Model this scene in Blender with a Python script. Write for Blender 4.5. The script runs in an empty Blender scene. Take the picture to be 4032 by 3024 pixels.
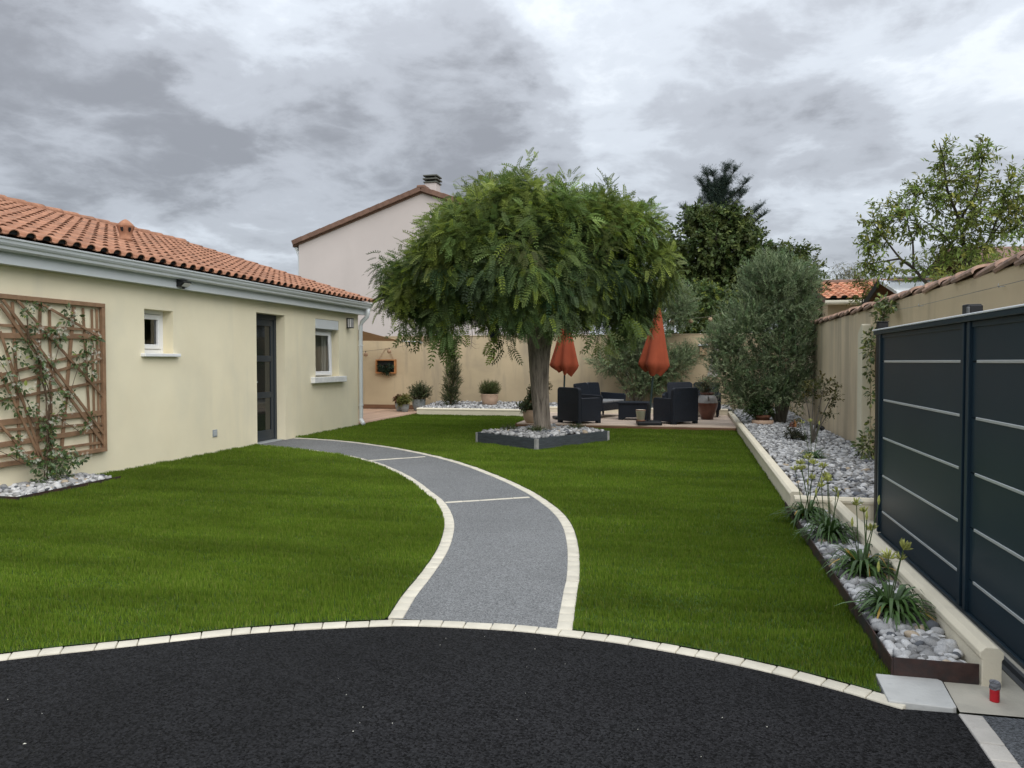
import bpy, bmesh, math, random
import numpy as np
from mathutils import Vector, Matrix
R = math.radians
rng = np.random.default_rng(7)
random.seed(11)
sc = bpy.context.scene
COL = sc.collection

# ------------------------------------------------------------ camera
cam_d = bpy.data.cameras.new('camera')
cam_d.sensor_width = 36.0
cam_d.lens = 26.94
cam_d.clip_start = 0.05
cam_d.clip_end = 2000
cam = bpy.data.objects.new('camera', cam_d)
COL.objects.link(cam)
cam.location = (0, 0, 1.4)
cam.rotation_euler = (R(90 - 1.68), 0, R(13.06))
sc.camera = cam

# ------------------------------------------------------------ sun and sky
SUN_EL, SUN_AZ = 43, 143          # azimuth measured clockwise from +Y
sun_d = bpy.data.lights.new('sun', 'SUN')
sun_d.energy = 1.5
sun_d.angle = R(66)
sun_d.color = (1.0, 0.965, 0.91)
sun = bpy.data.objects.new('sun', sun_d)
COL.objects.link(sun)
sd = Vector((math.sin(R(SUN_AZ)) * math.cos(R(SUN_EL)), math.cos(R(SUN_AZ)) * math.cos(R(SUN_EL)), math.sin(R(SUN_EL))))
sun.rotation_euler = sd.to_track_quat('Z', 'Y').to_euler()

world = bpy.data.worlds.new('World')
sc.world = world
world.use_nodes = True
wn = world.node_tree
wn.nodes.clear()
def W(t, **k):
    n = wn.nodes.new(t)
    for a, b in k.items():
        setattr(n, a, b)
    return n
def wmath(op, a, b=None, clamp=False):
    n = W('ShaderNodeMath', operation=op, use_clamp=clamp)
    for i, v in enumerate((a, b)):
        if v is None: continue
        if isinstance(v, (int, float)): n.inputs[i].default_value = v
        else: wn.links.new(v, n.inputs[i])
    return n.outputs[0]
tc = W('ShaderNodeTexCoord')
sep = W('ShaderNodeSeparateXYZ')
wn.links.new(tc.outputs['Generated'], sep.inputs[0])
zz = wmath('ADD', wmath('MAXIMUM', sep.outputs[2], 0.0), 0.22)
pu = wmath('DIVIDE', sep.outputs[0], zz)
pv = wmath('DIVIDE', sep.outputs[1], zz)
comb = W('ShaderNodeCombineXYZ')
wn.links.new(pu, comb.inputs[0]); wn.links.new(pv, comb.inputs[1])
def wnoise(scale, detail, rough, dist, off):
    mp = W('ShaderNodeMapping')
    mp.inputs['Location'].default_value = off
    wn.links.new(comb.outputs[0], mp.inputs[0])
    n = W('ShaderNodeTexNoise')
    n.inputs['Scale'].default_value = scale
    n.inputs['Detail'].default_value = detail
    n.inputs['Roughness'].default_value = rough
    n.inputs['Distortion'].default_value = dist
    wn.links.new(mp.outputs[0], n.inputs['Vector'])
    return n
nA = wnoise(1.9, 8, 0.55, 0.12, (3.1, 1.7, 0))
nB = wnoise(0.75, 4, 0.5, 0.3, (7.3, 4.4, 0))
nC = wnoise(3.6, 10, 0.60, 0.25, (1.3, 9.4, 0))
# direction warped by noise, so that the broad cloud masses have ragged rims
warp = W('ShaderNodeVectorMath', operation='MULTIPLY_ADD')
wn.links.new(nA.outputs['Color'], warp.inputs[0])
warp.inputs[1].default_value = (0.40, 0.40, 0.30)
vsub = W('ShaderNodeVectorMath', operation='SUBTRACT')
wn.links.new(tc.outputs['Generated'], vsub.inputs[0])
vsub.inputs[1].default_value = (0.20, 0.20, 0.15)
wn.links.new(vsub.outputs[0], warp.inputs[2])
nrm = W('ShaderNodeVectorMath', operation='NORMALIZE')
wn.links.new(warp.outputs[0], nrm.inputs[0])
# billows: folded noise gives the clouds crisp rounded rims
bil = wmath('ABSOLUTE', wmath('SUBTRACT', nC.outputs['Fac'], 0.52))
val = wmath('ADD', wmath('MULTIPLY', wmath('SUBTRACT', nA.outputs['Fac'], 0.5), 1.25),
            wmath('MULTIPLY', wmath('SUBTRACT', nB.outputs['Fac'], 0.5), 0.45))
val = wmath('ADD', val, wmath('MULTIPLY', wmath('SUBTRACT', 0.10, bil), 1.0))
val = wmath('ADD', val, 0.395)
MASSES = [((-0.68, 0.66, 0.36), 0.935, 0.998, -0.36), ((-0.36, 0.889, 0.28), 0.978, 1.0, -0.24),
          ((-0.22, 0.935, 0.25), 0.990, 0.999, -0.16), ((0.02, 0.95, 0.30), 0.990, 0.999, -0.08),
          ((0.111, 0.97, 0.225), 0.988, 0.999, -0.14), ((-0.10, 0.925, 0.36), 0.990, 1.0, 0.15),
          ((0.22, 0.907, 0.42), 0.960, 0.999, 0.10), ((-0.47, 0.82, 0.33), 0.990, 0.999, 0.22)]
for d, lo, hi, amp in MASSES:
    dt = W('ShaderNodeVectorMath', operation='DOT_PRODUCT')
    wn.links.new(nrm.outputs[0], dt.inputs[0])
    dt.inputs[1].default_value = Vector(d).normalized()
    mr = W('ShaderNodeMapRange', interpolation_type='SMOOTHSTEP')
    mr.inputs['From Min'].default_value = lo; mr.inputs['From Max'].default_value = hi
    mr.inputs['To Min'].default_value = 0; mr.inputs['To Max'].default_value = amp
    wn.links.new(dt.outputs['Value'], mr.inputs['Value'])
    val = wmath('ADD', val, mr.outputs[0])
ramp = W('ShaderNodeValToRGB')
cr_ = ramp.color_ramp
cr_.interpolation = 'EASE'
cr_.elements[0].position = 0.0; cr_.elements[0].color = (0.180, 0.187, 0.204, 1)
cr_.elements[1].position = 0.95; cr_.elements[1].color = (0.585, 0.604, 0.640, 1)
e = cr_.elements.new(0.33); e.color = (0.300, 0.317, 0.347, 1)
e = cr_.elements.new(0.56); e.color = (0.405, 0.434, 0.473, 1)
e = cr_.elements.new(0.74); e.color = (0.500, 0.531, 0.568, 1)
wn.links.new(val, ramp.inputs[0])
# an overcast sky grows brighter towards the zenith
zr = W('ShaderNodeMapRange')
zr.inputs['From Min'].default_value = 0.0; zr.inputs['From Max'].default_value = 1.0
zr.inputs['To Min'].default_value = 0.92; zr.inputs['To Max'].default_value = 2.4
wn.links.new(wmath('POWER', wmath('MAXIMUM', sep.outputs[2], 0.0), 2.0), zr.inputs['Value'])
bgc = W('ShaderNodeBackground')
wn.links.new(ramp.outputs[0], bgc.inputs['Color'])
wn.links.new(zr.outputs[0], bgc.inputs['Strength'])
sky = W('ShaderNodeTexSky', sky_type='NISHITA')
sky.sun_disc = False
sky.sun_elevation = R(SUN_EL)
sky.sun_rotation = R(SUN_AZ)
bgs = W('ShaderNodeBackground')
bgs.inputs['Strength'].default_value = 0.10
wn.links.new(sky.outputs[0], bgs.inputs['Color'])
mixw = W('ShaderNodeMixShader')
mixw.inputs[0].default_value = 0.94
wn.links.new(bgs.outputs[0], mixw.inputs[1]); wn.links.new(bgc.outputs[0], mixw.inputs[2])
wo = W('ShaderNodeOutputWorld')
wn.links.new(mixw.outputs[0], wo.inputs[0])

sc.view_settings.view_transform = 'Standard'
sc.view_settings.look = 'None'
sc.view_settings.exposure = 0.84
sc.view_settings.gamma = 1.0

# ------------------------------------------------------------ materials
MATS = {}
def mat(name, col, rough=0.7, var=0.12, vscale=4.0, bump=0.0, bscale=60.0, col2=None, metal=0.0, spec=0.35,
        stretch=(1, 1, 1), island=0.0, objrand=0.0, attr=None, transl=0.0, coat=0.0, layers=(), bdist=0.01, vor=None, ramp=(0.3, 0.7)):
    """procedural material: base colour with noise between two tones, optional per-piece variation, layers of stains, bump"""
    m = bpy.data.materials.new(name); m.use_nodes = True
    nt = m.node_tree; N = nt.nodes; L = nt.links
    N.clear()
    out = N.new('ShaderNodeOutputMaterial')
    b = N.new('ShaderNodeBsdfPrincipled')
    b.inputs['Roughness'].default_value = rough
    b.inputs['Metallic'].default_value = metal
    b.inputs['Specular IOR Level'].default_value = spec
    b.inputs['Coat Weight'].default_value = coat
    b.inputs['Coat Roughness'].default_value = 0.15
    t = N.new('ShaderNodeTexCoord')
    oi = N.new('ShaderNodeObjectInfo')
    ofs = N.new('ShaderNodeVectorMath'); ofs.operation = 'MULTIPLY_ADD'
    cmb = N.new('ShaderNodeCombineXYZ')
    for i in range(3): L.new(oi.outputs['Random'], cmb.inputs[i])
    L.new(cmb.outputs[0], ofs.inputs[0]); ofs.inputs[1].default_value = (7.3, 3.1, 9.7)
    L.new(t.outputs['Object'], ofs.inputs[2])
    vec = ofs.outputs[0]
    def noise(scale, st=(1, 1, 1), detail=6, rgh=0.55, dist=0.0):
        mp = N.new('ShaderNodeMapping'); mp.inputs['Scale'].default_value = st
        L.new(vec, mp.inputs[0])
        n = N.new('ShaderNodeTexNoise')
        n.inputs['Scale'].default_value = scale; n.inputs['Detail'].default_value = detail
        n.inputs['Roughness'].default_value = rgh; n.inputs['Distortion'].default_value = dist
        L.new(mp.outputs[0], n.inputs['Vector'])
        return n.outputs['Fac']
    def mixc(fac, a, c, mode='MIX'):
        x = N.new('ShaderNodeMix'); x.data_type = 'RGBA'; x.blend_type = mode
        for sck, v in ((x.inputs['Factor'], fac), (x.inputs['A'], a), (x.inputs['B'], c)):
            if hasattr(v, 'is_linked') or isinstance(v, bpy.types.NodeSocket): L.new(v, sck)
            elif isinstance(v, (int, float)): sck.default_value = v
            else: sck.default_value = (*v[:3], 1)
        return x.outputs['Result']
    def mrange(src, a, c, lo=0.0, hi=1.0):
        x = N.new('ShaderNodeMapRange')
        x.inputs['From Min'].default_value = a; x.inputs['From Max'].default_value = c
        x.inputs['To Min'].default_value = lo; x.inputs['To Max'].default_value = hi
        L.new(src, x.inputs['Value'])
        return x.outputs[0]
    lo = tuple(max(0, c * (1 - var)) for c in col); hi = tuple(c * (1 + var) for c in (col2 or col))
    f = mrange(noise(vscale, stretch), ramp[0], ramp[1])
    c = mixc(f, lo, hi)
    if attr:
        a = N.new('ShaderNodeAttribute'); a.attribute_name = attr
        c = mixc(1.0, a.outputs['Color'], mrange(noise(vscale, stretch), 0.2, 0.8, 1 - var, 1 + var), 'MULTIPLY')
    for (lc, ls, lst, a0, a1, amt) in layers:
        fl = mrange(noise(ls, lst, 5), a0, a1, 0, amt)
        c = mixc(fl, c, lc)
    if vor:
        vs, vlo, vhi = vor
        v = N.new('ShaderNodeTexVoronoi'); v.inputs['Scale'].default_value = vs
        L.new(vec, v.inputs['Vector'])
        sp = N.new('ShaderNodeSeparateColor'); L.new(v.outputs['Color'], sp.inputs[0])
        c = mixc(1.0, c, mrange(sp.outputs[0], 0, 1, vlo, vhi), 'MULTIPLY')
    rsum = None
    if island:
        g = N.new('ShaderNodeNewGeometry'); rsum = g.outputs['Random Per Island']; amt = island
    if objrand:
        if rsum is None: rsum = oi.outputs['Random']
        else:
            ad = N.new('ShaderNodeMath'); ad.operation = 'ADD'; L.new(rsum, ad.inputs[0]); L.new(oi.outputs['Random'], ad.inputs[1])
            fr = N.new('ShaderNodeMath'); fr.operation = 'FRACT'; L.new(ad.outputs[0], fr.inputs[0]); rsum = fr.outputs[0]
        amt = objrand
    if rsum is not None:
        c = mixc(1.0, c, mrange(rsum, 0, 1, 1 - amt, 1 + amt), 'MULTIPLY')
    L.new(c, b.inputs['Base Color'])
    if bump:
        bp = N.new('ShaderNodeBump'); bp.inputs['Strength'].default_value = bump; bp.inputs['Distance'].default_value = bdist
        if vor:
            L.new(v.outputs['Distance'], bp.inputs['Height'])
        else:
            L.new(noise(bscale, stretch, 5), bp.inputs['Height'])
        L.new(bp.outputs[0], b.inputs['Normal'])
    sh = b.outputs[0]
    if transl:
        tr = N.new('ShaderNodeBsdfTranslucent'); L.new(c, tr.inputs['Color'])
        ms = N.new('ShaderNodeMixShader'); ms.inputs[0].default_value = transl
        L.new(sh, ms.inputs[1]); L.new(tr.outputs[0], ms.inputs[2]); sh = ms.outputs[0]
    L.new(sh, out.inputs['Surface'])
    MATS[name] = m
    return m

def glass_mat(name, tint=(0.9, 0.93, 0.93), refl=1.0):
    m = bpy.data.materials.new(name); m.use_nodes = True
    N = m.node_tree.nodes; L = m.node_tree.links; N.clear()
    out = N.new('ShaderNodeOutputMaterial'); fr = N.new('ShaderNodeFresnel'); fr.inputs['IOR'].default_value = 1.55
    mu = N.new('ShaderNodeMath'); mu.operation = 'MULTIPLY_ADD'; mu.inputs[1].default_value = refl; mu.inputs[2].default_value = 0.06
    L.new(fr.outputs[0], mu.inputs[0])
    g = N.new('ShaderNodeBsdfGlossy'); g.inputs['Roughness'].default_value = 0.02
    tr = N.new('ShaderNodeBsdfTransparent'); tr.inputs['Color'].default_value = (*tint, 1)
    mx = N.new('ShaderNodeMixShader')
    L.new(mu.outputs[0], mx.inputs[0]); L.new(tr.outputs[0], mx.inputs[1]); L.new(g.outputs[0], mx.inputs[2])
    L.new(mx.outputs[0], out.inputs['Surface'])
    MATS[name] = m
    return m

mat('render_cream', (0.825, 0.755, 0.560), 0.9, 0.05, 1.2, 0.35, 170, layers=(((0.63, 0.605, 0.48), 0.9, (1, 1, .8), 0.48, 0.72, 0.45), ((0.78, 0.69, 0.49), 1.6, (1, 1, .5), 0.52, 0.75, 0.35), ((0.60, 0.575, 0.46), 2.8, (1, 1, .10), 0.56, 0.74, 0.35)))
mat('render_tan', (0.470, 0.380, 0.250), 0.92, 0.10, 1.3, 0.25, 120,
    layers=(((0.24, 0.21, 0.165), 3.2, (1, 1, 0.16), 0.52, 0.70, 0.55), ((0.52, 0.42, 0.27), 0.8, (1, 1, 1), 0.45, 0.7, 0.5), ((0.26, 0.22, 0.165), 0.9, (1, 1, 2.2), 0.58, 0.8, 0.4)))
mat('render_ochre', (0.600, 0.485, 0.315), 0.92, 0.08, 1.3, 0.3, 130, layers=(((0.36, 0.295, 0.20), 2.6, (1, 1, 0.12), 0.53, 0.72, 0.55), ((0.66, 0.55, 0.38), 0.8, (1, 1, 1), 0.45, 0.7, 0.5)))
mat('render_streaked', (0.650, 0.540, 0.375), 0.92, 0.08, 1.5, 0.3, 160,
    layers=(((0.28, 0.245, 0.19), 3.0, (1, 1, 0.07), 0.46, 0.68, 0.60), ((0.45, 0.37, 0.26), 1.1, (1, 1, .5), 0.5, 0.8, 0.5)))
mat('render_pale', (0.640, 0.595, 0.455), 0.85, 0.05, 3, 0.15, 150, layers=(((0.45, 0.41, 0.32), 2.6, (1, 1, 1), 0.60, 0.85, 0.45),))
mat('render_pink', (0.520, 0.470, 0.450), 0.93, 0.06, 0.5, 0.4, 60, layers=(((0.40, 0.365, 0.345), 1.1, (1, 1, .25), 0.55, 0.8, 0.35),))
mat('coping_cream', (0.700, 0.640, 0.500), 0.75, 0.05, 4, 0.2, 90, layers=(((0.50, 0.46, 0.38), 6, (1, 1, 1), 0.60, 0.8, 0.5),))
mat('white_lacquer', (0.62, 0.655, 0.67), 0.35, 0.03, 2, 0, layers=(((0.50, 0.52, 0.51), 1.5, (1, 1, 3), 0.55, 0.8, 0.35),))
mat('white_pvc', (0.80, 0.81, 0.82), 0.35, 0.02)
mat('zinc_white', (0.72, 0.75, 0.77), 0.3, 0.04, 3)
mat('anthracite', (0.028, 0.036, 0.045), 0.40, 0.06, 3, 0.03, 300, spec=0.4)
mat('anthracite_gate', (0.0150, 0.0320, 0.0470), 0.38, 0.06, 1.3, 0.02, 300, spec=0.3, layers=(((0.022, 0.042, 0.050), 1.0, (1, 1, 1), 0.5, 0.8, 0.5),))
mat('alu_strip', (0.55, 0.58, 0.58), 0.32, 0.04, 5, metal=0.35)
mat('terracotta', (0.300, 0.140, 0.082), 0.85, 0.22, 7, 0.25, 80, col2=(0.345, 0.172, 0.105), island=0.12, objrand=0.13,
    layers=(((0.14, 0.09, 0.065), 2.4, (1, 1, 1), 0.53, 0.72, 0.6), ((0.44, 0.24, 0.14), 14, (1, 1, 1), 0.55, 0.8, 0.4)))
mat('terracotta_old', (0.34, 0.235, 0.190), 0.92, 0.2, 9, 0.5, 60, col2=(0.42, 0.28, 0.21), objrand=0.15,
    layers=(((0.16, 0.14, 0.125), 6, (1, 1, 1), 0.5, 0.75, 0.6),))
mat('tile_brown', (0.165, 0.098, 0.072), 0.9, 0.2, 6, 0.3, 60, objrand=0.12)
mat('tile_red', (0.52, 0.20, 0.105), 0.85, 0.2, 6, 0.3, 60, objrand=0.25, col2=(0.55, 0.28, 0.17))
mat('wood_trellis', (0.235, 0.142, 0.083), 0.75, 0.22, 10, 0.25, 45, stretch=(1, 1, 1), objrand=0.16, layers=(((0.13, 0.07, 0.04), 18, (1, 1, 1), 0.6, 0.8, 0.4),))
mat('wood_deck', (0.520, 0.415, 0.330), 0.75, 0.16, 6, 0.3, 90, stretch=(0.25, 3, 1), objrand=0.12, layers=(((0.33, 0.25, 0.19), 5, (0.3, 4, 1), 0.55, 0.75, 0.5),))
mat('wood_deck_long', (0.400, 0.270, 0.190), 0.75, 0.16, 6, 0.3, 90, stretch=(0.25, 3, 1), objrand=0.14, layers=(((0.22, 0.14, 0.10), 5, (0.3, 4, 1), 0.55, 0.75, 0.5),))
mat('wood_brown', (0.17, 0.085, 0.045), 0.7, 0.2, 8, 0.25, 60, stretch=(0.4, 2, 3))
mat('wood_orange', (0.38, 0.165, 0.06), 0.65, 0.2, 10, 0.2, 60)
mat('wood_birdhouse', (0.36, 0.25, 0.15), 0.8, 0.25, 9, 0.2, 60, stretch=(3, 3, .5))
mat('slate', (0.050, 0.060, 0.068), 0.7, 0.3, 9, 0.8, 30, stretch=(0.6, 0.6, 6), layers=(((0.15, 0.16, 0.165), 8, (.7, .7, 7), 0.58, 0.8, 0.5),), bdist=0.02)
mat('mortar', (0.27, 0.27, 0.26), 0.9, 0.15, 15, 0.4, 60)
mat('steel_corten', (0.045, 0.024, 0.020), 0.65, 0.35, 16, 0.2, 80, layers=(((0.022, 0.026, 0.027), 10, (1, 1, 1), 0.45, 0.65, 0.75), ((0.10, 0.03, 0.022), 7, (1, 1, 1), 0.62, 0.78, 0.6)))
mat('asphalt', (0.0118, 0.0120, 0.0130), 0.9, 0.22, 1.6, 1.0, 200, vor=(120, 0.15, 2.1), bdist=0.007, spec=0.14,
    layers=(((0.0150, 0.0154, 0.0165), 0.7, (1, 1, 1), 0.5, 0.75, 0.5),))
mat('asphalt_grey', (0.090, 0.097, 0.105), 0.85, 0.12, 2, 1.0, 160, vor=(170, 0.4, 1.7), bdist=0.005)
mat('resin_path', (0.163, 0.168, 0.170), 0.85, 0.10, 1.2, 0.8, 200, vor=(160, 0.5, 1.5), bdist=0.003, layers=(((0.140, 0.147, 0.151), 0.9, (1, 1, 1), 0.45, 0.7, 0.45),))
mat('paver', (0.560, 0.525, 0.435), 0.85, 0.10, 9, 0.3, 70, objrand=0.07, layers=(((0.42, 0.40, 0.34), 16, (1, 1, 1), 0.6, 0.8, 0.45),))
mat('paver_grey', (0.44, 0.42, 0.385), 0.9, 0.10, 9, 0.4, 90, objrand=0.07)
mat('slab_stone', (0.46, 0.465, 0.45), 0.8, 0.12, 5, 0.3, 50, layers=(((0.33, 0.34, 0.34), 18, (1, 1, 1), 0.6, 0.75, 0.6),))
mat('concrete', (0.46, 0.435, 0.365), 0.9, 0.12, 4, 0.3, 70, layers=(((0.30, 0.285, 0.25), 7, (1, 1, 1), 0.56, 0.78, 0.6),))
mat('soil', (0.06, 0.05, 0.04), 1.0, 0.3, 8, 0.5, 30)
mat('ground_far', (0.10, 0.115, 0.06), 1.0, 0.3, 0.4)
mat('turf_base', (0.032, 0.068, 0.008), 1.0, 0.25, 6, 0.6, 90)
mat('turf_blade', (0.06, 0.13, 0.012), 0.65, 0.18, 1.1, attr='tint', transl=0.25, spec=0.12)
mat('leaf', (0.05, 0.1, 0.02), 0.5, 0.15, 2.0, attr='tint', transl=0.38, spec=0.25)
mat('leaf_gloss', (0.05, 0.1, 0.02), 0.35, 0.15, 2.0, attr='tint', transl=0.18, spec=0.4)
mat('petal', (0.80, 0.79, 0.70), 0.6, 0.06, 8, transl=0.3)
mat('petal_lime', (0.52, 0.54, 0.16), 0.6, 0.2, 12, transl=0.3, island=0.3)
mat('bark', (0.230, 0.195, 0.160), 0.95, 0.35, 5, 1.0, 26, stretch=(3.2, 3.2, 0.42), bdist=0.03, col2=(0.26, 0.225, 0.185), layers=(((0.07, 0.056, 0.045), 16, (2.2, 2.2, .25), 0.52, 0.66, 0.75), ((0.32, 0.29, 0.24), 9, (1, 1, .6), 0.6, 0.8, 0.5)))
mat('bark_grey', (0.14, 0.125, 0.10), 0.95, 0.3, 8, 0.7, 40, stretch=(2, 2, .5))
mat('bark_dark', (0.045, 0.038, 0.030), 0.95, 0.3, 8)
mat('stem_green', (0.05, 0.085, 0.025), 0.6, 0.2, 6)
mat('stem_brown', (0.10, 0.065, 0.04), 0.8, 0.2, 6)
mat('pebble', (0.315, 0.325, 0.340), 0.75, 0.28, 14, 0.12, 60, island=0.55, objrand=0.55, col2=(0.40, 0.395, 0.385),
    layers=(((0.62, 0.615, 0.59), 22, (1, 1, 1), 0.62, 0.74, 0.55), ((0.21, 0.22, 0.24), 5, (1, 1, 1), 0.57, 0.72, 0.6)))
mat('pebble_warm', (0.42, 0.335, 0.24), 0.75, 0.25, 14, 0.12, 60, objrand=0.25, layers=(((0.60, 0.55, 0.45), 12, (1, 1, 1), 0.5, 0.7, 0.7),))
mat('pebble_dark', (0.10, 0.107, 0.12), 0.75, 0.3, 14, 0.12, 60, objrand=0.3)
mat('rattan_dark', (0.0080, 0.0120, 0.0200), 0.5, 0.15, 4, 0.6, 120, spec=0.3, stretch=(1, 1, 3))
mat('rattan_sky_sheen', (0.21, 0.215, 0.22), 0.6, 0.1, 4)  # seat tops: reflection of the sky put into a lighter colour
mat('black_plastic_and_shade', (0.012, 0.013, 0.015), 0.5, 0.2, 6)  # plastic parts, and the painted shade inside the roof tile mouths
mat('canvas_rust', (0.310, 0.064, 0.027), 0.85, 0.10, 5, 0.15, 300, transl=0.12)
mat('canvas_tan', (0.315, 0.205, 0.110), 0.85, 0.06, 3, 0.1, 400, transl=0.15)
mat('pole_green', (0.025, 0.045, 0.043), 0.45, 0.1)
mat('ceramic_brown', (0.085, 0.026, 0.015), 0.3, 0.3, 5, 0.1, 20, col2=(0.11, 0.04, 0.024), coat=0.3)
mat('ceramic_grey', (0.23, 0.22, 0.21), 0.4, 0.25, 7)
mat('pot_terracotta', (0.22, 0.10, 0.062), 0.85, 0.15, 9, 0.1, 60)
mat('pot_pink', (0.52, 0.365, 0.265), 0.85, 0.10, 12, 0.2, 90)
mat('pot_zinc', (0.255, 0.285, 0.290), 0.5, 0.18, 6, 0.1, 60, metal=0.15)
mat('pot_cream', (0.74, 0.70, 0.56), 0.55, 0.08, 6)
mat('lamp_diffuser', (0.78, 0.77, 0.78), 0.4, 0.03)
mat('red_tape', (0.48, 0.012, 0.022), 0.45, 0.2, 20, 0.3, 50, stretch=(.3, .3, 3))
mat('grey_tape', (0.17, 0.175, 0.19), 0.5, 0.3, 18, 0.8, 40)
mat('navy', (0.010, 0.018, 0.045), 0.5, 0.2, 9)
mat('red_tassel', (0.23, 0.006, 0.022), 0.7, 0.2, 9)
mat('curtain', (0.80, 0.80, 0.78), 0.9, 0.05, 3, transl=0.3)
mat('interior', (0.30, 0.28, 0.25), 0.9)
mat('cable', (0.16, 0.14, 0.11), 0.7)
mat('rattan_ball', (0.40, 0.27, 0.18), 0.8, 0.25, 30, 0.6, 60)
mat('concrete_chimney', (0.10, 0.105, 0.09), 0.9, 0.2, 6, 0.3, 40)
mat('rope', (0.38, 0.28, 0.19), 0.9, 0.2, 20)
mat('mosaic', (0.40, 0.38, 0.34), 0.6, 0.3, 30, layers=(((0.45, 0.14, 0.08), 26, (1, 1, 1), 0.58, 0.62, 0.8), ((0.08, 0.22, 0.16), 21, (1, 1, 1), 0.60, 0.63, 0.8), ((0.70, 0.68, 0.62), 18, (1, 1, 1), 0.55, 0.6, 0.8)))
mat('grille', (0.33, 0.36, 0.40), 0.4, 0.1, metal=0.3)
mat('metal_rail', (0.14, 0.145, 0.15), 0.4, 0.2, 6, metal=0.5)
glass_mat('glass')
glass_mat('glass_door', (0.35, 0.37, 0.37), 1.15)

# ------------------------------------------------------------ mesh helpers
def link(name, me, m=None, parent=None, kind=None, loc=None, rot=None, smooth=False):
    o = bpy.data.objects.new(name, me)
    COL.objects.link(o)
    if m is not None and me is not None and len(me.materials) == 0:
        me.materials.append(MATS[m])
    if smooth and me is not None:
        me.polygons.foreach_set('use_smooth', np.ones(len(me.polygons), bool))
    if parent is not None: o.parent = parent
    if kind: o['kind'] = kind
    if loc is not None: o.location = loc
    if rot is not None: o.rotation_euler = rot
    return o
def tag(o, label, cat, group=None):
    o['label'] = label; o['category'] = cat
    if group: o['group'] = group
    return o
def thing(name, label, cat, loc=(0, 0, 0), rz=0.0, group=None):
    o = bpy.data.objects.new(name, None); COL.objects.link(o)
    o.location = loc; o.rotation_euler = (0, 0, rz); o.empty_display_size = 0.1
    return tag(o, label, cat, group)

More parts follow.
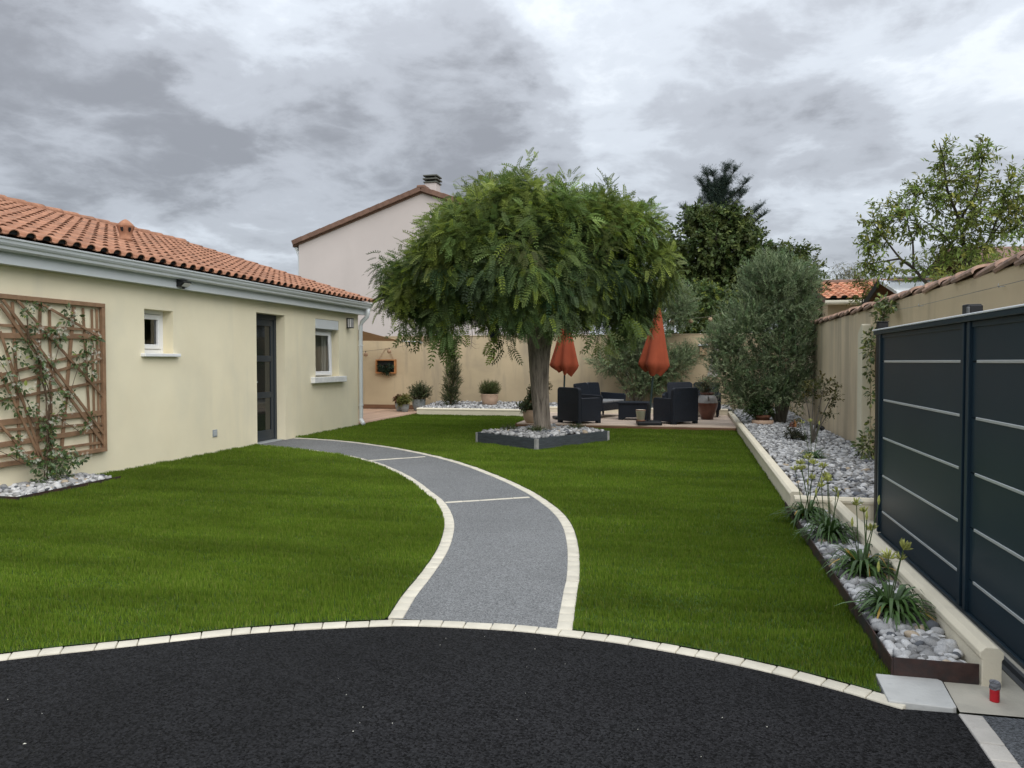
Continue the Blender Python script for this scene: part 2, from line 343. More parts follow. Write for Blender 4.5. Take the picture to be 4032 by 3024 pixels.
class MB:
    def __init__(s): s.v = []; s.f = []
    def quad(s, a, b, c, d):
        n = len(s.v); s.v += [a, b, c, d]; s.f.append((n, n + 1, n + 2, n + 3))
    def poly(s, pts):
        n = len(s.v); s.v += list(pts); s.f.append(tuple(range(n, n + len(pts))))
    def box(s, x0, x1, y0, y1, z0, z1):
        n = len(s.v)
        s.v += [(x0, y0, z0), (x1, y0, z0), (x1, y1, z0), (x0, y1, z0), (x0, y0, z1), (x1, y0, z1), (x1, y1, z1), (x0, y1, z1)]
        for q in ((3, 2, 1, 0), (4, 5, 6, 7), (0, 1, 5, 4), (1, 2, 6, 5), (2, 3, 7, 6), (3, 0, 4, 7)):
            s.f.append(tuple(n + i for i in q))
        return s
    def tube(s, pts, rad, sides=6, cap=True):
        pts = [Vector(p) for p in pts]
        if isinstance(rad, (int, float)): rad = [rad] * len(pts)
        n0 = len(s.v)
        up = Vector((0.13, 0.31, 0.94))
        for i, p in enumerate(pts):
            d = (pts[min(i + 1, len(pts) - 1)] - pts[max(i - 1, 0)])
            if d.length < 1e-9: d = Vector((0, 0, 1))
            d.normalize()
            a = d.cross(up)
            if a.length < 0.05: a = d.cross(Vector((1, 0, 0)))
            a.normalize(); b = d.cross(a)
            for k in range(sides):
                t = 2 * math.pi * k / sides
                s.v.append(tuple(p + (a * math.cos(t) + b * math.sin(t)) * rad[i]))
        for i in range(len(pts) - 1):
            for k in range(sides):
                a0 = n0 + i * sides + k; a1 = n0 + i * sides + (k + 1) % sides
                s.f.append((a0, a1, a1 + sides, a0 + sides))
        if cap:
            s.f.append(tuple(n0 + k for k in range(sides))[::-1])
            e = n0 + (len(pts) - 1) * sides
            s.f.append(tuple(e + k for k in range(sides)))
        return s
    def lathe(s, prof, c=(0, 0, 0), sides=24, flute=0.0, cap=True):
        n0 = len(s.v)
        for (r, z) in prof:
            for k in range(sides):
                t = 2 * math.pi * k / sides
                rr = r * (1 + (flute if k % 2 else -flute))
                s.v.append((c[0] + rr * math.cos(t), c[1] + rr * math.sin(t), c[2] + z))
        for i in range(len(prof) - 1):
            for k in range(sides):
                a0 = n0 + i * sides + k; a1 = n0 + i * sides + (k + 1) % sides
                s.f.append((a0, a1, a1 + sides, a0 + sides))
        if cap:
            s.f.append(tuple(n0 + k for k in range(sides))[::-1])
            e = n0 + (len(prof) - 1) * sides
            s.f.append(tuple(e + k for k in range(sides)))
        return s
    def extrude(s, prof, axis, a, b, close=True):
        """profile of 2D points pushed along an axis: 'x' -> (y,z), 'y' -> (x,z), 'z' -> (x,y)"""
        def P(p, t):
            return (t, p[0], p[1]) if axis == 'x' else (p[0], t, p[1]) if axis == 'y' else (p[0], p[1], t)
        n0 = len(s.v); k = len(prof)
        s.v += [P(p, a) for p in prof] + [P(p, b) for p in prof]
        for i in range(k if close else k - 1):
            j = (i + 1) % k
            s.f.append((n0 + i, n0 + j, n0 + k + j, n0 + k + i))
        if close:
            s.f.append(tuple(n0 + i for i in range(k))[::-1]); s.f.append(tuple(n0 + k + i for i in range(k)))
        return s
    def mesh(s, name='mesh', bevel=0.0, seg=1, fix=True):
        me = bpy.data.meshes.new(name)
        me.from_pydata([tuple(v) for v in s.v], [], s.f)
        if bevel or fix:
            bm = bmesh.new(); bm.from_mesh(me)
            if fix: bmesh.ops.recalc_face_normals(bm, faces=bm.faces)
            if bevel:
                es = [e for e in bm.edges if len(e.link_faces) == 2 and e.calc_face_angle(0) > 0.5]
                bmesh.ops.bevel(bm, geom=es, offset=bevel, segments=seg, profile=0.5, affect='EDGES', clamp_overlap=True)
            bm.to_mesh(me); bm.free()
        return me
    def build(s, name, m, parent=None, bevel=0.0, seg=1, smooth=False, fix=True, **k):
        return link(name, s.mesh(name, bevel, seg, fix), m, parent, smooth=smooth, **k)
def box(name, m, parent, x0, x1, y0, y1, z0, z1, bevel=0.0, seg=1, **k):
    return MB().box(x0, x1, y0, y1, z0, z1).build(name, m, parent, bevel, seg, **k)
def bez(p0, p1, p2, n):
    p0, p1, p2 = Vector(p0), Vector(p1), Vector(p2)
    return [p0 * (1 - t) ** 2 + p1 * 2 * t * (1 - t) + p2 * t * t for t in [i / (n - 1) for i in range(n)]]
def np_mesh(name, V, F, tint=None):
    """V (n,3); F (m,k) with one k for all faces; tint (n,3) colours"""
    me = bpy.data.meshes.new(name)
    V = np.ascontiguousarray(V, np.float32); F = np.ascontiguousarray(F, np.int32)
    m, k = F.shape
    me.vertices.add(len(V)); me.vertices.foreach_set('co', V.ravel())
    me.loops.add(m * k); me.loops.foreach_set('vertex_index', F.ravel())
    me.polygons.add(m)
    me.polygons.foreach_set('loop_start', np.arange(0, m * k, k, dtype=np.int32))
    me.polygons.foreach_set('loop_total', np.full(m, k, np.int32))
    me.update(calc_edges=True)
    if tint is not None:
        a = me.attributes.new('tint', 'FLOAT_COLOR', 'POINT')
        a.data.foreach_set('color', np.hstack([tint, np.ones((len(V), 1))]).astype(np.float32).ravel())
    return me
def unit(a): return a / np.maximum(np.linalg.norm(a, axis=-1, keepdims=True), 1e-9)
def leaves(P, D, Nn, S, tv, tf, col):
    """place a template leaf (x along D, z along N) at P with size S; col (n,3)"""
    D = unit(D); Y = unit(np.cross(Nn, D)); Z = np.cross(D, Y)
    tv = np.asarray(tv, float)
    V = P[:, None, :] + S[:, None, None] * (tv[None, :, 0:1] * D[:, None, :] + tv[None, :, 1:2] * Y[:, None, :] + tv[None, :, 2:3] * Z[:, None, :])
    n, k = len(P), len(tv)
    F = (np.asarray(tf)[None] + (np.arange(n) * k)[:, None, None]).reshape(-1, len(tf[0]))
    T = np.repeat(col, k, axis=0)
    return V.reshape(-1, 3), F, T
def join(parts):
    Vs, Fs, Ts = [], [], []; o = 0
    for V, F, T in parts:
        Vs.append(V); Fs.append(F + o); Ts.append(T); o += len(V)
    return np.vstack(Vs), np.vstack(Fs), np.vstack(Ts)
def tints(n, base, spread=0.25, alt=None, palt=0.0):
    c = np.array(base)[None] * (1 + spread * rng.standard_normal((n, 1)) * 0.6 + 0.06 * rng.standard_normal((n, 3)))
    if alt is not None:
        k = rng.random(n) < palt
        c[k] = np.array(alt)[None] * (1 + 0.2 * rng.standard_normal((k.sum(), 1)))
    return np.clip(c, 0.004, 0.9)
def rdir(n, zlo=-1, zhi=1):
    z = rng.uniform(zlo, zhi, n); a = rng.uniform(0, 2 * np.pi, n); r = np.sqrt(1 - z * z)
    return np.stack([r * np.cos(a), r * np.sin(a), z], 1)
LEAF4 = ([(0, 0, 0), (0.45, 0.5, 0.06), (1, 0, -0.05), (0.45, -0.5, 0.06)], [(0, 1, 2, 3)])
def leaf_t(w, bend=0.1, fold=0.12):
    """pointed leaf of two folded halves: 6 vertices, 2 quads"""
    return ([(0, 0, 0), (0.35, w / 2, fold * w), (0.7, w * 0.36, fold * w * .5 - bend * .5), (1, 0, -bend), (0.7, -w * 0.36, fold * w * .5 - bend * .5), (0.35, -w / 2, fold * w)],
            [(0, 1, 2, 3), (0, 3, 4, 5)])
def inpoly(px, py, poly):
    ins = np.zeros(len(px), bool); n = len(poly)
    for i in range(n):
        x1, y1 = poly[i]; x2, y2 = poly[(i + 1) % n]
        if y1 == y2: continue
        c = ((y1 > py) != (y2 > py)) & (px < (x2 - x1) * (py - y1) / (y2 - y1) + x1)
        ins ^= c
    return ins
def catmull(P, n=14):
    P = [np.array(p, float) for p in P]
    P = [2 * P[0] - P[1]] + P + [2 * P[-1] - P[-2]]
    out = []
    for i in range(1, len(P) - 2):
        for t in np.linspace(0, 1, n, endpoint=False):
            a, b, c, d = P[i - 1:i + 3]
            out.append(0.5 * (2 * b + (c - a) * t + (2 * a - 5 * b + 4 * c - d) * t * t + (3 * b - a - 3 * c + d) * t ** 3))
    out.append(P[-2])
    return np.array(out)
def resample(C, step):
    d = np.r_[0, np.cumsum(np.linalg.norm(np.diff(C, axis=0), axis=1))]
    t = np.arange(0, d[-1], step)
    return np.stack([np.interp(t, d, C[:, i]) for i in range(C.shape[1])], 1), d[-1]
def offset(C, w):
    T = np.gradient(C, axis=0); T = unit(T)
    return C + w * np.stack([-T[:, 1], T[:, 0]], 1)
# ============================================================ THE GROUND
WY = 20.6        # face of the back garden wall
XH = -7.03       # face of the house wall
ground = link('ground', MB().box(-400, 400, -300, 900, -1.0, -0.05).mesh('ground'), 'ground_far', kind='structure')

DL = catmull([(-5.2, -1.0), (-4.95, 0.6), (-4.35, 1.8), (-3.70, 2.48), (-3.133, 2.91), (-2.723, 3.17), (-2.177, 3.505), (-1.612, 3.737), (-1.35, 3.80),
              (-0.914, 3.838), (-0.591, 3.818), (-0.365, 3.792), (-0.147, 3.743), (0.107, 3.672), (0.38, 3.57), (0.644, 3.439), (0.775, 3.358), (0.83, 3.325)], 10)
drive_poly = [tuple(p) for p in DL] + [(1.045, 3.335), (1.045, -6), (-5.2, -6)]
driveway = MB(); driveway.poly([(x, y, 0.0) for x, y in drive_poly])
driveway = driveway.build('driveway', 'asphalt', None, kind='structure')
PW = 0.088
PL = catmull([(-1.594, 3.872), (-1.662, 4.265), (-1.715, 4.709), (-1.787, 5.196), (-1.885, 5.665), (-2.037, 6.216), (-2.224, 6.712), (-2.47, 7.239), (-2.741, 7.693),
              (-3.197, 8.438), (-3.689, 9.124), (-4.261, 9.80), (-4.969, 10.42), (-5.75, 10.90), (-6.5, 11.24), (-7.03, 11.44)], 12)
PR = catmull([(-0.583, 3.915), (-0.652, 4.57), (-0.691, 4.947), (-0.805, 5.687), (-0.957, 6.396), (-1.139, 6.963), (-1.39, 7.538), (-1.685, 8.107), (-2.163, 8.883),
              (-2.887, 9.895), (-3.678, 10.784), (-4.737, 11.70), (-5.837, 12.38), (-6.5, 12.62), (-7.03, 12.73)], 12)
DU = offset(DL, PW)                      # grass side of the driveway border
path_poly = [tuple(p) for p in PL] + [(-7.30, 11.44), (-7.30, 12.50), (-7.03, 12.50)] + [tuple(p) for p in PR[::-1]] + [(-1.05, 3.90)]
pm = MB(); pm.poly([(x, y, 0.004) for x, y in path_poly])
path = pm.build('path', 'resin_path', None, kind='structure')

def paver_mesh(l, w, h=0.06):
    m = MB().box(-l / 2, l / 2, -w / 2, w / 2, -h, 0).mesh('paver', 0.005, 2)
    m.polygons.foreach_set('use_smooth', np.ones(len(m.polygons), bool))
    m.materials.append(MATS['paver'])
    return m
def lay(curve, lens, w, z, parent, gap=0.004, cut=None, stop=None):
    """pavers laid one after another along a centre line"""
    C, tot = resample(curve, 0.002)
    d = 0.0; i = 0
    while True:
        l, me = lens[random.randrange(len(lens))] if len(lens) > 1 else lens[0]
        a = d + l / 2
        k = int(a / 0.002)
        if k >= len(C) - 2: break
        p = C[k]; t = C[min(k + 15, len(C) - 1)] - C[max(k - 15, 0)]
        d += l + gap
        if cut is not None and not cut(p): continue
        o = link('paver', me, None, parent, loc=(p[0], p[1], z + random.uniform(-.002, .002)), rot=(random.uniform(-.008, .008), random.uniform(-.008, .008), math.atan2(t[1], t[0]) + random.uniform(-.012, .012)))
        i += 1
border = bpy.data.objects.new('driveway_border', None); COL.objects.link(border)
tag(border, 'curved row of cream stone pavers edging the black asphalt driveway', 'edging')
ml = [(l, paver_mesh(l, PW - 0.004)) for l in (0.09, 0.118, 0.142)]
lay(offset(DL, PW / 2), ml, PW, 0.007, border, cut=lambda p: p[1] > 1.5)
bl = bpy.data.objects.new('path_border', None); COL.objects.link(bl)
tag(bl, 'cream stone pavers along the left side of the curved grey path', 'edging')
mp_ = [(0.122, paver_mesh(0.122, PW - 0.004))]
lay(offset(PL, -PW / 2), mp_, PW, 0.009, bl)
br = bpy.data.objects.new('path_border', None); COL.objects.link(br)
tag(br, 'cream stone pavers along the tree side of the curved grey path', 'edging')
lay(offset(PR, PW / 2), mp_, PW, 0.009, br)
ms_ = [(0.175, paver_mesh(0.175, 0.045))]
for a, b, lab in (((-2.345, 7.20), (-1.555, 7.705), 'thin cream stone strip crossing the grey path, the nearer one'), ((-4.40, 10.00), (-3.735, 10.67), 'thin cream stone strip crossing the grey path nearest the door')):
    s = bpy.data.objects.new('path_strip', None); COL.objects.link(s); tag(s, lab, 'edging')
    lay(np.linspace(a, b, 60), ms_, 0.045, 0.010, s, gap=0.003)

# bottom right corner: slabs, concrete, grey pavers, grey asphalt
sl = MB(); sl.extrude([(0.800, 3.360), (1.035, 3.342), (1.052, 3.36), (1.075, 3.62), (1.06, 3.642), (0.812, 3.642)], 'z', -0.05, 0.016)
tag(sl.build('stone_slab', 'slab_stone', None, 0.004, 2), 'pale grey rough stone slab between lawn corner and concrete strip', 'slab')
cm = MB(); cm.poly([(x, y, 0.006) for x, y in [(1.056, 3.335), (2.6, 3.37), (2.6, 7.3), (1.315, 7.3), (1.315, 3.655), (1.085, 3.640)]])
link('gate_pavement', cm.mesh(), 'concrete', kind='structure')
gp = bpy.data.objects.new('entrance_border', None); COL.objects.link(gp)
tag(gp, 'row of grey pavers between black and grey asphalt beside the gate', 'edging')
mg = MB().box(-0.06, 0.06, -0.043, 0.043, -0.06, 0).mesh('paver', 0.005, 2); mg.materials.append(MATS['paver_grey'])
for i in range(8):
    link('paver', mg, None, gp, loc=(1.088 - 0.004 * i, 3.262 - i * 0.124, 0.008 + random.uniform(-.002, .002)), rot=(0, 0, R(88) + random.uniform(-.02, .02)))
ga = MB(); ga.poly([(x, y, 0.001) for x, y in [(1.135, 3.333), (4.5, 3.37), (4.5, -6), (1.046, -6), (1.046, 2.3)]])
link('entrance_road', ga.mesh(), 'asphalt_grey', kind='structure')
wb = MB()
for i in range(70):
    x, y = rng.uniform(-3.6, 1.0), rng.uniform(1.6, 3.85)
    if not inpoly(np.array([x]), np.array([y]), [tuple(p) for p in offset(DL, -0.03)] + [(1.0, 3.3), (1.0, -6), (-5.2, -6)])[0]: continue
    s_ = rng.uniform(.0012, .0034); a = rng.uniform(0, 6.28); st = rng.choice([1, 1, 1, 2.2])
    c, s2 = math.cos(a), math.sin(a)
    n = len(wb.v)
    for (u, v, w) in ((-1, 0, 0), (0, -.6, 0), (1, 0, 0), (0, .6, 0), (0, 0, 1.1)):
        wb.v.append((x + s_ * st * (u * c) - s_ * v * s2, y + s_ * st * (u * s2) + s_ * v * c, 0.002 + s_ * w))
    wb.f += [(n, n + 1, n + 4), (n + 1, n + 2, n + 4), (n + 2, n + 3, n + 4), (n + 3, n, n + 4)]
link('fallen_petals', wb.mesh(), 'petal', kind='stuff')

# ------------------------------------------------------------ the lawn
BOX = [(-2.337, 11.761), (-1.368, 13.412), (-2.60, 14.283), (-3.564, 12.632)]      # slate tree box
left_lawn = [tuple(p) for p in DU if p[0] <= -1.60] + [tuple(p) for p in PL] + [(XH, 4.0), (XH, -1)]
right_lawn = [tuple(p) for p in PR[::-1]] + [tuple(p) for p in DU if -0.57 < p[0] < 0.785] + [(0.795, 3.46), (0.80, 3.645), (0.874, 3.645), (0.874, 7.5), (0.915, 7.5), (0.915, 15.85), (-3.58, 15.85), (-3.58, 18.9), (-7.05, 18.9), (-7.05, 15.62), (XH, 15.62)]
_lat = rng.random((256, 256))
def vnoise(x, y, sx, sy, seed=0):
    u = x * sx + 37.1 * seed; v = y * sy + 91.7 * seed
    i = np.floor(u).astype(int); j = np.floor(v).astype(int)
    fu = u - i; fv = v - j; fu = fu * fu * (3 - 2 * fu); fv = fv * fv * (3 - 2 * fv)
    g = lambda a, b: _lat[a % 256, b % 256]
    return (g(i, j) * (1 - fu) + g(i + 1, j) * fu) * (1 - fv) + (g(i, j + 1) * (1 - fu) + g(i + 1, j + 1) * fu) * fv
def turf_z(x, y):
    return 0.008 + 0.008 * vnoise(x, y, 1.6, 7, 1) + 0.034 * np.abs(2 * vnoise(x, y, 2.6, 11, 2) - 1) ** .7 + 0.008 * vnoise(x, y, .9, .9, 3)
tb = MB()
for poly in (left_lawn, right_lawn):
    tb.poly([(x, y, 0.009) for x, y in poly])
lawn = link('lawn', tb.mesh(), 'turf_base', kind='structure')
Ps = []
zones = [(2.0, 6.2, 15000, 1.0), (6.2, 9.0, 8500, 1.3), (9.0, 12.5, 5000, 1.7), (12.5, 19.0, 2700, 2.3)]
for y0, y1, dens, wk in zones:
    n = int((y1 - y0) * 8.0 * dens)
    x = rng.uniform(-7.05, 0.95, n); y = rng.uniform(y0, y1, n)
    # only what the view (and a step beside it) can see
    ang = np.degrees(np.arctan2(x, y)) + 13.06
    vis = (ang > -50) & (ang < 42)
    x, y = x[vis], y[vis]
    ok = (inpoly(x, y, left_lawn) | inpoly(x, y, right_lawn)) & ~inpoly(x, y, BOX)
    Ps.append(np.stack([x[ok], y[ok], np.full(ok.sum(), wk)], 1))
Ps = np.vstack(Ps)
x, y, wk = Ps.T
n = len(x)
base = np.stack([x, y, np.full(n, 0.008)], 1); rise = turf_z(x, y) - 0.008
gx = vnoise(x, y, 1.3, 5.5, 4) - 0.5; gy = .5 * vnoise(x, y, 1.6, 7, 5) + .8 * vnoise(x, y, 4.5, 17, 8) - 0.65
lean = np.stack([0.30 * gx + 0.42 * rng.standard_normal(n), -0.20 + 0.9 * gy + 0.42 * rng.standard_normal(n), np.full(n, 1.0)], 1)
lean = unit(lean)
ln = (0.012 + 0.006 * rng.random(n)) * (0.85 + 0.3 * vnoise(x, y, 3, 10, 6)) * (1 + 0.12 * (wk - 1))
side = unit(np.stack([rng.standard_normal(n), rng.standard_normal(n) * .6, np.zeros(n)], 1))
wd = (0.0020 + 0.0012 * rng.random(n)) * wk
tip = base + lean * ln[:, None]; tip[:, 2] += rise * .75
V = np.empty((n, 3, 3)); V[:, 0] = base - side * wd[:, None]; V[:, 1] = base + side * wd[:, None]; V[:, 2] = tip
pal = np.array([(0.128, 0.200, 0.020), (0.100, 0.176, 0.015), (0.165, 0.230, 0.030), (0.200, 0.222, 0.058)])
pick = rng.choice(4, n, p=(.42, .36, .17, .05))
ct = pal[pick] * (0.70 + 0.40 * rng.random((n, 1))) * (0.64 + 0.40 * vnoise(x, y, .9, 3.2, 7) + 0.32 * vnoise(x, y, .33, .45, 9))[:, None]
me = np_mesh('grass', V.reshape(-1, 3), np.arange(3 * n).reshape(-1, 3), np.repeat(ct, 3, 0))
grass = link('grass', me, 'turf_blade', kind='stuff')
grass['label'] = 'short artificial green turf covering the lawn on both sides of the path'; grass['category'] = 'grass'

# ============================================================ LOW WALLS
def low_wall(name, label, prof_axis, a, b, c0, c1, h, m='coping_cream'):
    """masonry kerb with chamfered shoulders; c0..c1 is its thickness across"""
    t = 0.022; lip = 0.008
    prof = [(c0 + lip, -0.05), (c1 - lip, -0.05), (c1 - lip, h - 0.055), (c1, h - 0.045), (c1, h - t), (c1 - t, h), (c0 + t, h), (c0, h - t), (c0, h - 0.045), (c0 + lip, h - 0.055)]
    o = MB().extrude(prof, prof_axis, a, b).build(name, m, None, 0.004, 2)
    return tag(o, label, 'low wall')
low_wall('low_wall', 'low cream wall between lawn and the right pebble bed, running to the deck', 'y', 7.55, 19.45, 0.918, 1.035, 0.185)
low_wall('low_wall', 'low cream wall in front of the dark gate, its rounded end near the red can', 'y', 3.625, 7.22, 1.222, 1.316, 0.175)
low_wall('low_wall', 'short cream wall running from the pebble bed behind the gate end', 'x', 0.925, 2.40, 7.235, 7.345, 0.19)
low_wall('low_wall', 'low cream wall holding pebbles behind the deck furniture', 'x', -3.55, 0.915, 19.42, 19.54, 0.24)
low_wall('low_wall', 'low cream wall holding the back pebble bed beside the zinc pots', 'x', -6.95, -3.60, 18.92, 19.06, 0.19)
# the two pebbles strips run into each other: the stub between the two kerbs
# ============================================================ GARDEN WALLS
bw = thing('garden_wall', 'tan rendered wall across the back of the garden', 'wall')
box('wall_body', 'render_tan', bw, -13.5, 2.75, WY, WY + 0.2, -0.05, 2.10, 0.008)
box('coping', 'render_tan', bw, -13.5, 2.75, WY - 0.012, WY + 0.212, 2.102, 2.125, 0.005)
rw = thing('garden_wall', 'tan streaked wall capped with old tiles behind the gate', 'wall')
box('wall_body', 'render_streaked', rw, 2.42, 2.64, 11.27, WY - 0.01, -0.05, 2.13, 0.006)
box('wall_body', 'render_ochre', rw, 2.405, 2.64, 2.0, 11.262, -0.05, 2.135, 0.006)
pl_ = MB(); pl_.extrude([(11.62, -0.05), (11.33, -0.05), (11.33, 1.90), (11.40, 1.92), (11.62, 1.80)], 'x', 2.30, 2.418)
pl_.build('pillar', 'render_pale', rw, 0.01, 2)
def cap_tile():
    """half round ridge tile laid along the wall, wide end towards the viewer, with a thick rim"""
    m = MB(); n = 11; L_ = 0.56; rows = []
    for (yy, r_, zz_) in ((0, .160, .024), (.03, .160, .026), (L_ * .5, .150, .016), (L_, .140, .0)):
        rows.append([(-r_ * math.cos(math.pi * k / (n - 1)), yy, zz_ + r_ * .40 * math.sin(math.pi * k / (n - 1)) ** .8) for k in range(n)])
    inn = [[(x * .90, y, z - .022) for x, y, z in r] for r in rows]
    for A, fl in ((rows, 0), (inn, 1)):
        for i in range(3):
            for k in range(n - 1): m.quad(*([A[i][k], A[i][k + 1], A[i + 1][k + 1], A[i + 1][k]][::-1 if fl else 1]))
    for i in (0, 3):
        for k in range(n - 1): m.quad(rows[i][k], rows[i][k + 1], inn[i][k + 1], inn[i][k])
    for k in (0, n - 1):
        for i in range(3): m.quad(rows[i][k], rows[i + 1][k], inn[i + 1][k], inn[i][k])
    return m.mesh('cap_tile', fix=True)
ctm = cap_tile(); ctm.materials.append(MATS['terracotta_old'])
y = 2.6
while y < WY - .3:
    link('cap_tile', ctm, None, rw, loc=(2.525 + random.uniform(-.014, .014), y + random.uniform(-.01, .01), 2.150 + random.uniform(-.006, .008)), rot=(R(-1.5) + random.uniform(-.02, .02), random.uniform(-.05, .05), random.uniform(-.03, .03)))
    y += 0.475
for i, yy in enumerate((8.9, 6.75)):
    e = MB(); e.tube([(2.402, yy, 1.99), (2.36, yy, 1.985), (2.352, yy - .012, 1.995), (2.36, yy, 2.01)], 0.004, 6).build('eye_bolt', 'alu_strip', rw)
MB().tube([(2.36, 11.2, 2.03), (2.36, 8.9, 1.99), (2.36, 6.75, 1.99), (2.36, 3.2, 2.0)], 0.0022, 5).build('wire', 'metal_rail', rw)

# ============================================================ PEBBLES
def pebble_mesh(i, sub):
    bm = bmesh.new(); bmesh.ops.create_icosphere(bm, subdivisions=sub, radius=1)
    r = random.Random(i * 13 + 5)
    sx, sy, sz = r.uniform(.95, 1.35), r.uniform(.72, 1.0), r.uniform(.5, .78)
    ph = [r.uniform(0, 6.28) for _ in range(6)]
    for v in bm.verts:
        p = v.co
        d = 1 + .10 * math.sin(2.3 * p.x + ph[0]) + .09 * math.sin(2.9 * p.y + ph[1]) + .08 * math.sin(3.1 * p.z + ph[2]) + .06 * math.sin(4.4 * (p.x + p.y) + ph[3])
        v.co = Vector((p.x * sx * d, p.y * sy * d, p.z * sz * d))
    me = bpy.data.meshes.new('pebble'); bm.to_mesh(me); bm.free()
    me.polygons.foreach_set('use_smooth', np.ones(len(me.polygons), bool))
    return me
PEB = [pebble_mesh(i, 2) for i in range(9)]
PEBM = {}
for key in ('pebble', 'pebble_warm', 'pebble_dark'):
    PEBM[key] = []
    for p in PEB:
        q = p.copy(); q.materials.append(MATS[key]); PEBM[key].append(q)
PV = []
for p in [pebble_mesh(20 + i, 2) for i in range(6)]:
    co = np.empty(len(p.vertices) * 3); p.vertices.foreach_get('co', co)
    PV.append((co.reshape(-1, 3), np.array([list(f.vertices) for f in p.polygons])))
PV1 = []
for p in [pebble_mesh(40 + i, 1) for i in range(6)]:
    co = np.empty(len(p.vertices) * 3); p.vertices.foreach_get('co', co)
    PV1.append((co.reshape(-1, 3), np.array([list(f.vertices) for f in p.polygons])))
def pebble_bed(label, poly, zf, size, nsingle, spacing=None, avoid=(), layers=2, coarse=False, parent=None, name='pebble_bed'):
    root = thing(name, label, 'pebbles') if parent is None else parent
    xs = [p[0] for p in poly]; ys = [p[1] for p in poly]
    sp = spacing or size * 1.55
    pts = []
    for L in range(layers):
        gx_, gy_ = np.meshgrid(np.arange(min(xs), max(xs), sp), np.arange(min(ys), max(ys), sp))
        gx_ = gx_.ravel() + rng.uniform(-.42, .42, gx_.size) * sp + L * sp * .5; gy_ = gy_.ravel() + rng.uniform(-.42, .42, gy_.size) * sp + L * sp * .5
        ok = inpoly(gx_, gy_, poly)
        for ax, ay, ar in avoid: ok &= (gx_ - ax) ** 2 + (gy_ - ay) ** 2 > ar * ar
        gx_, gy_ = gx_[ok], gy_[ok]
        s = size * np.exp(rng.normal(0, .26, len(gx_))) * (1.0 if L else 0.95)
        z = zf(gx_, gy_) + (L - layers + 1) * size * .75 + rng.uniform(-.3, .3, len(gx_)) * size
        pts.append(np.stack([gx_, gy_, z, s, np.full(len(gx_), L)], 1))
    P = np.vstack(pts)
    d2 = P[:, 0] ** 2 + P[:, 1] ** 2
    key = (P[:, 3] ** 2) / d2 * np.where(P[:, 4] == layers - 1, 1.0, .25)
    order = np.argsort(-key)
    single = order[:nsingle]; rest = order[nsingle:]
    for i in single:
        q = random.random()
        kk = 'pebble' if q < .84 else 'pebble_dark' if q < .95 else 'pebble_warm'
        me = random.choice(PEBM[kk])
        s = P[i, 3]
        o = link('pebble', me, None, root, loc=P[i, :3], rot=(random.gauss(0, .3), random.gauss(0, .3), random.uniform(0, 6.28)))
        o.scale = (s * random.uniform(.85, 1.2), s * random.uniform(.85, 1.15), s * random.uniform(.85, 1.2))
    if len(rest):
        Vs, Fs = [], []; o = 0
        for i in rest:
            v, f = (PV1 if coarse else PV)[random.randrange(6)]
            a = random.uniform(0, 6.28); t = random.gauss(0, .3)
            M_ = np.array(Matrix.Rotation(a, 3, 'Z') @ Matrix.Rotation(t, 3, 'X'))
            Vs.append((v * P[i, 3]) @ M_.T + P[i, :3]); Fs.append(f + o); o += len(v)
        me = np_mesh('pebbles', np.vstack(Vs), np.vstack(Fs))
        link('small_pebbles', me, 'pebble', root, kind='stuff', smooth=True)
    return root
AG = [(0.985, 6.83, .07), (1.035, 6.13, .07), (1.065, 5.15, .07), (1.047, 4.34, .07)]
strip = pebble_bed('grey and white pebbles in the steel edged strip with white flowering clumps', [(0.918, 3.675), (1.205, 3.675), (1.205, 7.20), (0.918, 7.20)], lambda x, y: 0.060 + 0 * x, 0.0245, 300, avoid=AG)
bedR = pebble_bed('wide bed of grey pebbles under the olive tree along the right wall', [(1.06, 7.38), (2.39, 7.38), (2.39, WY), (1.06, WY), (1.06, 19.5)], lambda x, y: 0.125 + 0.02 * np.sin(x * 3 + y) + 0.004 * (y - 7), 0.029, 300, spacing=0.054, layers=1, coarse=True)
MB().box(1.036, 2.404, 7.346, WY - .002, -.04, .118).build('bed_soil', 'soil', bedR)
bedB = pebble_bed('grey pebbles heaped along the foot of the back wall behind the low wall', [(-6.93, 19.06), (-3.6, 19.06), (-3.6, 19.55), (1.0, 19.55), (1.0, WY), (-6.93, WY)], lambda x, y: 0.17 + 0.07 * (y - 19.0), 0.034, 0, spacing=0.072, layers=1, coarse=True)
MB().box(-6.94, 1.034, 19.56, WY - .002, -.04, .165).box(-6.94, -3.6, 19.062, 19.559, -.04, .155).build('bed_soil', 'soil', bedB)
bedT = pebble_bed('pale grey pebbles at the foot of the trellis by the cream wall', [(-7.00, 6.33), (-6.56, 6.33), (-6.56, 7.67), (-7.0, 7.60)], lambda x, y: 0.045 + 0.07 * (-6.53 - x), 0.028, 300, layers=2, avoid=[(-6.80, 6.93, .05)])
boxp = [(-2.337 + (x + 2.467) * 0, y) for x, y in BOX]
bc = (sum(p[0] for p in BOX) / 4, sum(p[1] for p in BOX) / 4)
inner = [(bc[0] + (x - bc[0]) * .955, bc[1] + (y - bc[1]) * .955) for x, y in BOX]
bedX = pebble_bed('white and grey pebbles filling the slate tree box', inner, lambda x, y: 0.185 + 0.035 * np.exp(-((x - bc[0]) ** 2 + (y - bc[1]) ** 2)), 0.034, 300, avoid=[(-2.50, 13.08, .20)], layers=1, spacing=.062)
MB().extrude(inner, 'z', 0.02, 0.165).build('bed_soil', 'soil', bedX)
MB().box(0.884, 1.221, 3.652, 7.23, -.04, .03).build('bed_soil', 'soil', strip)
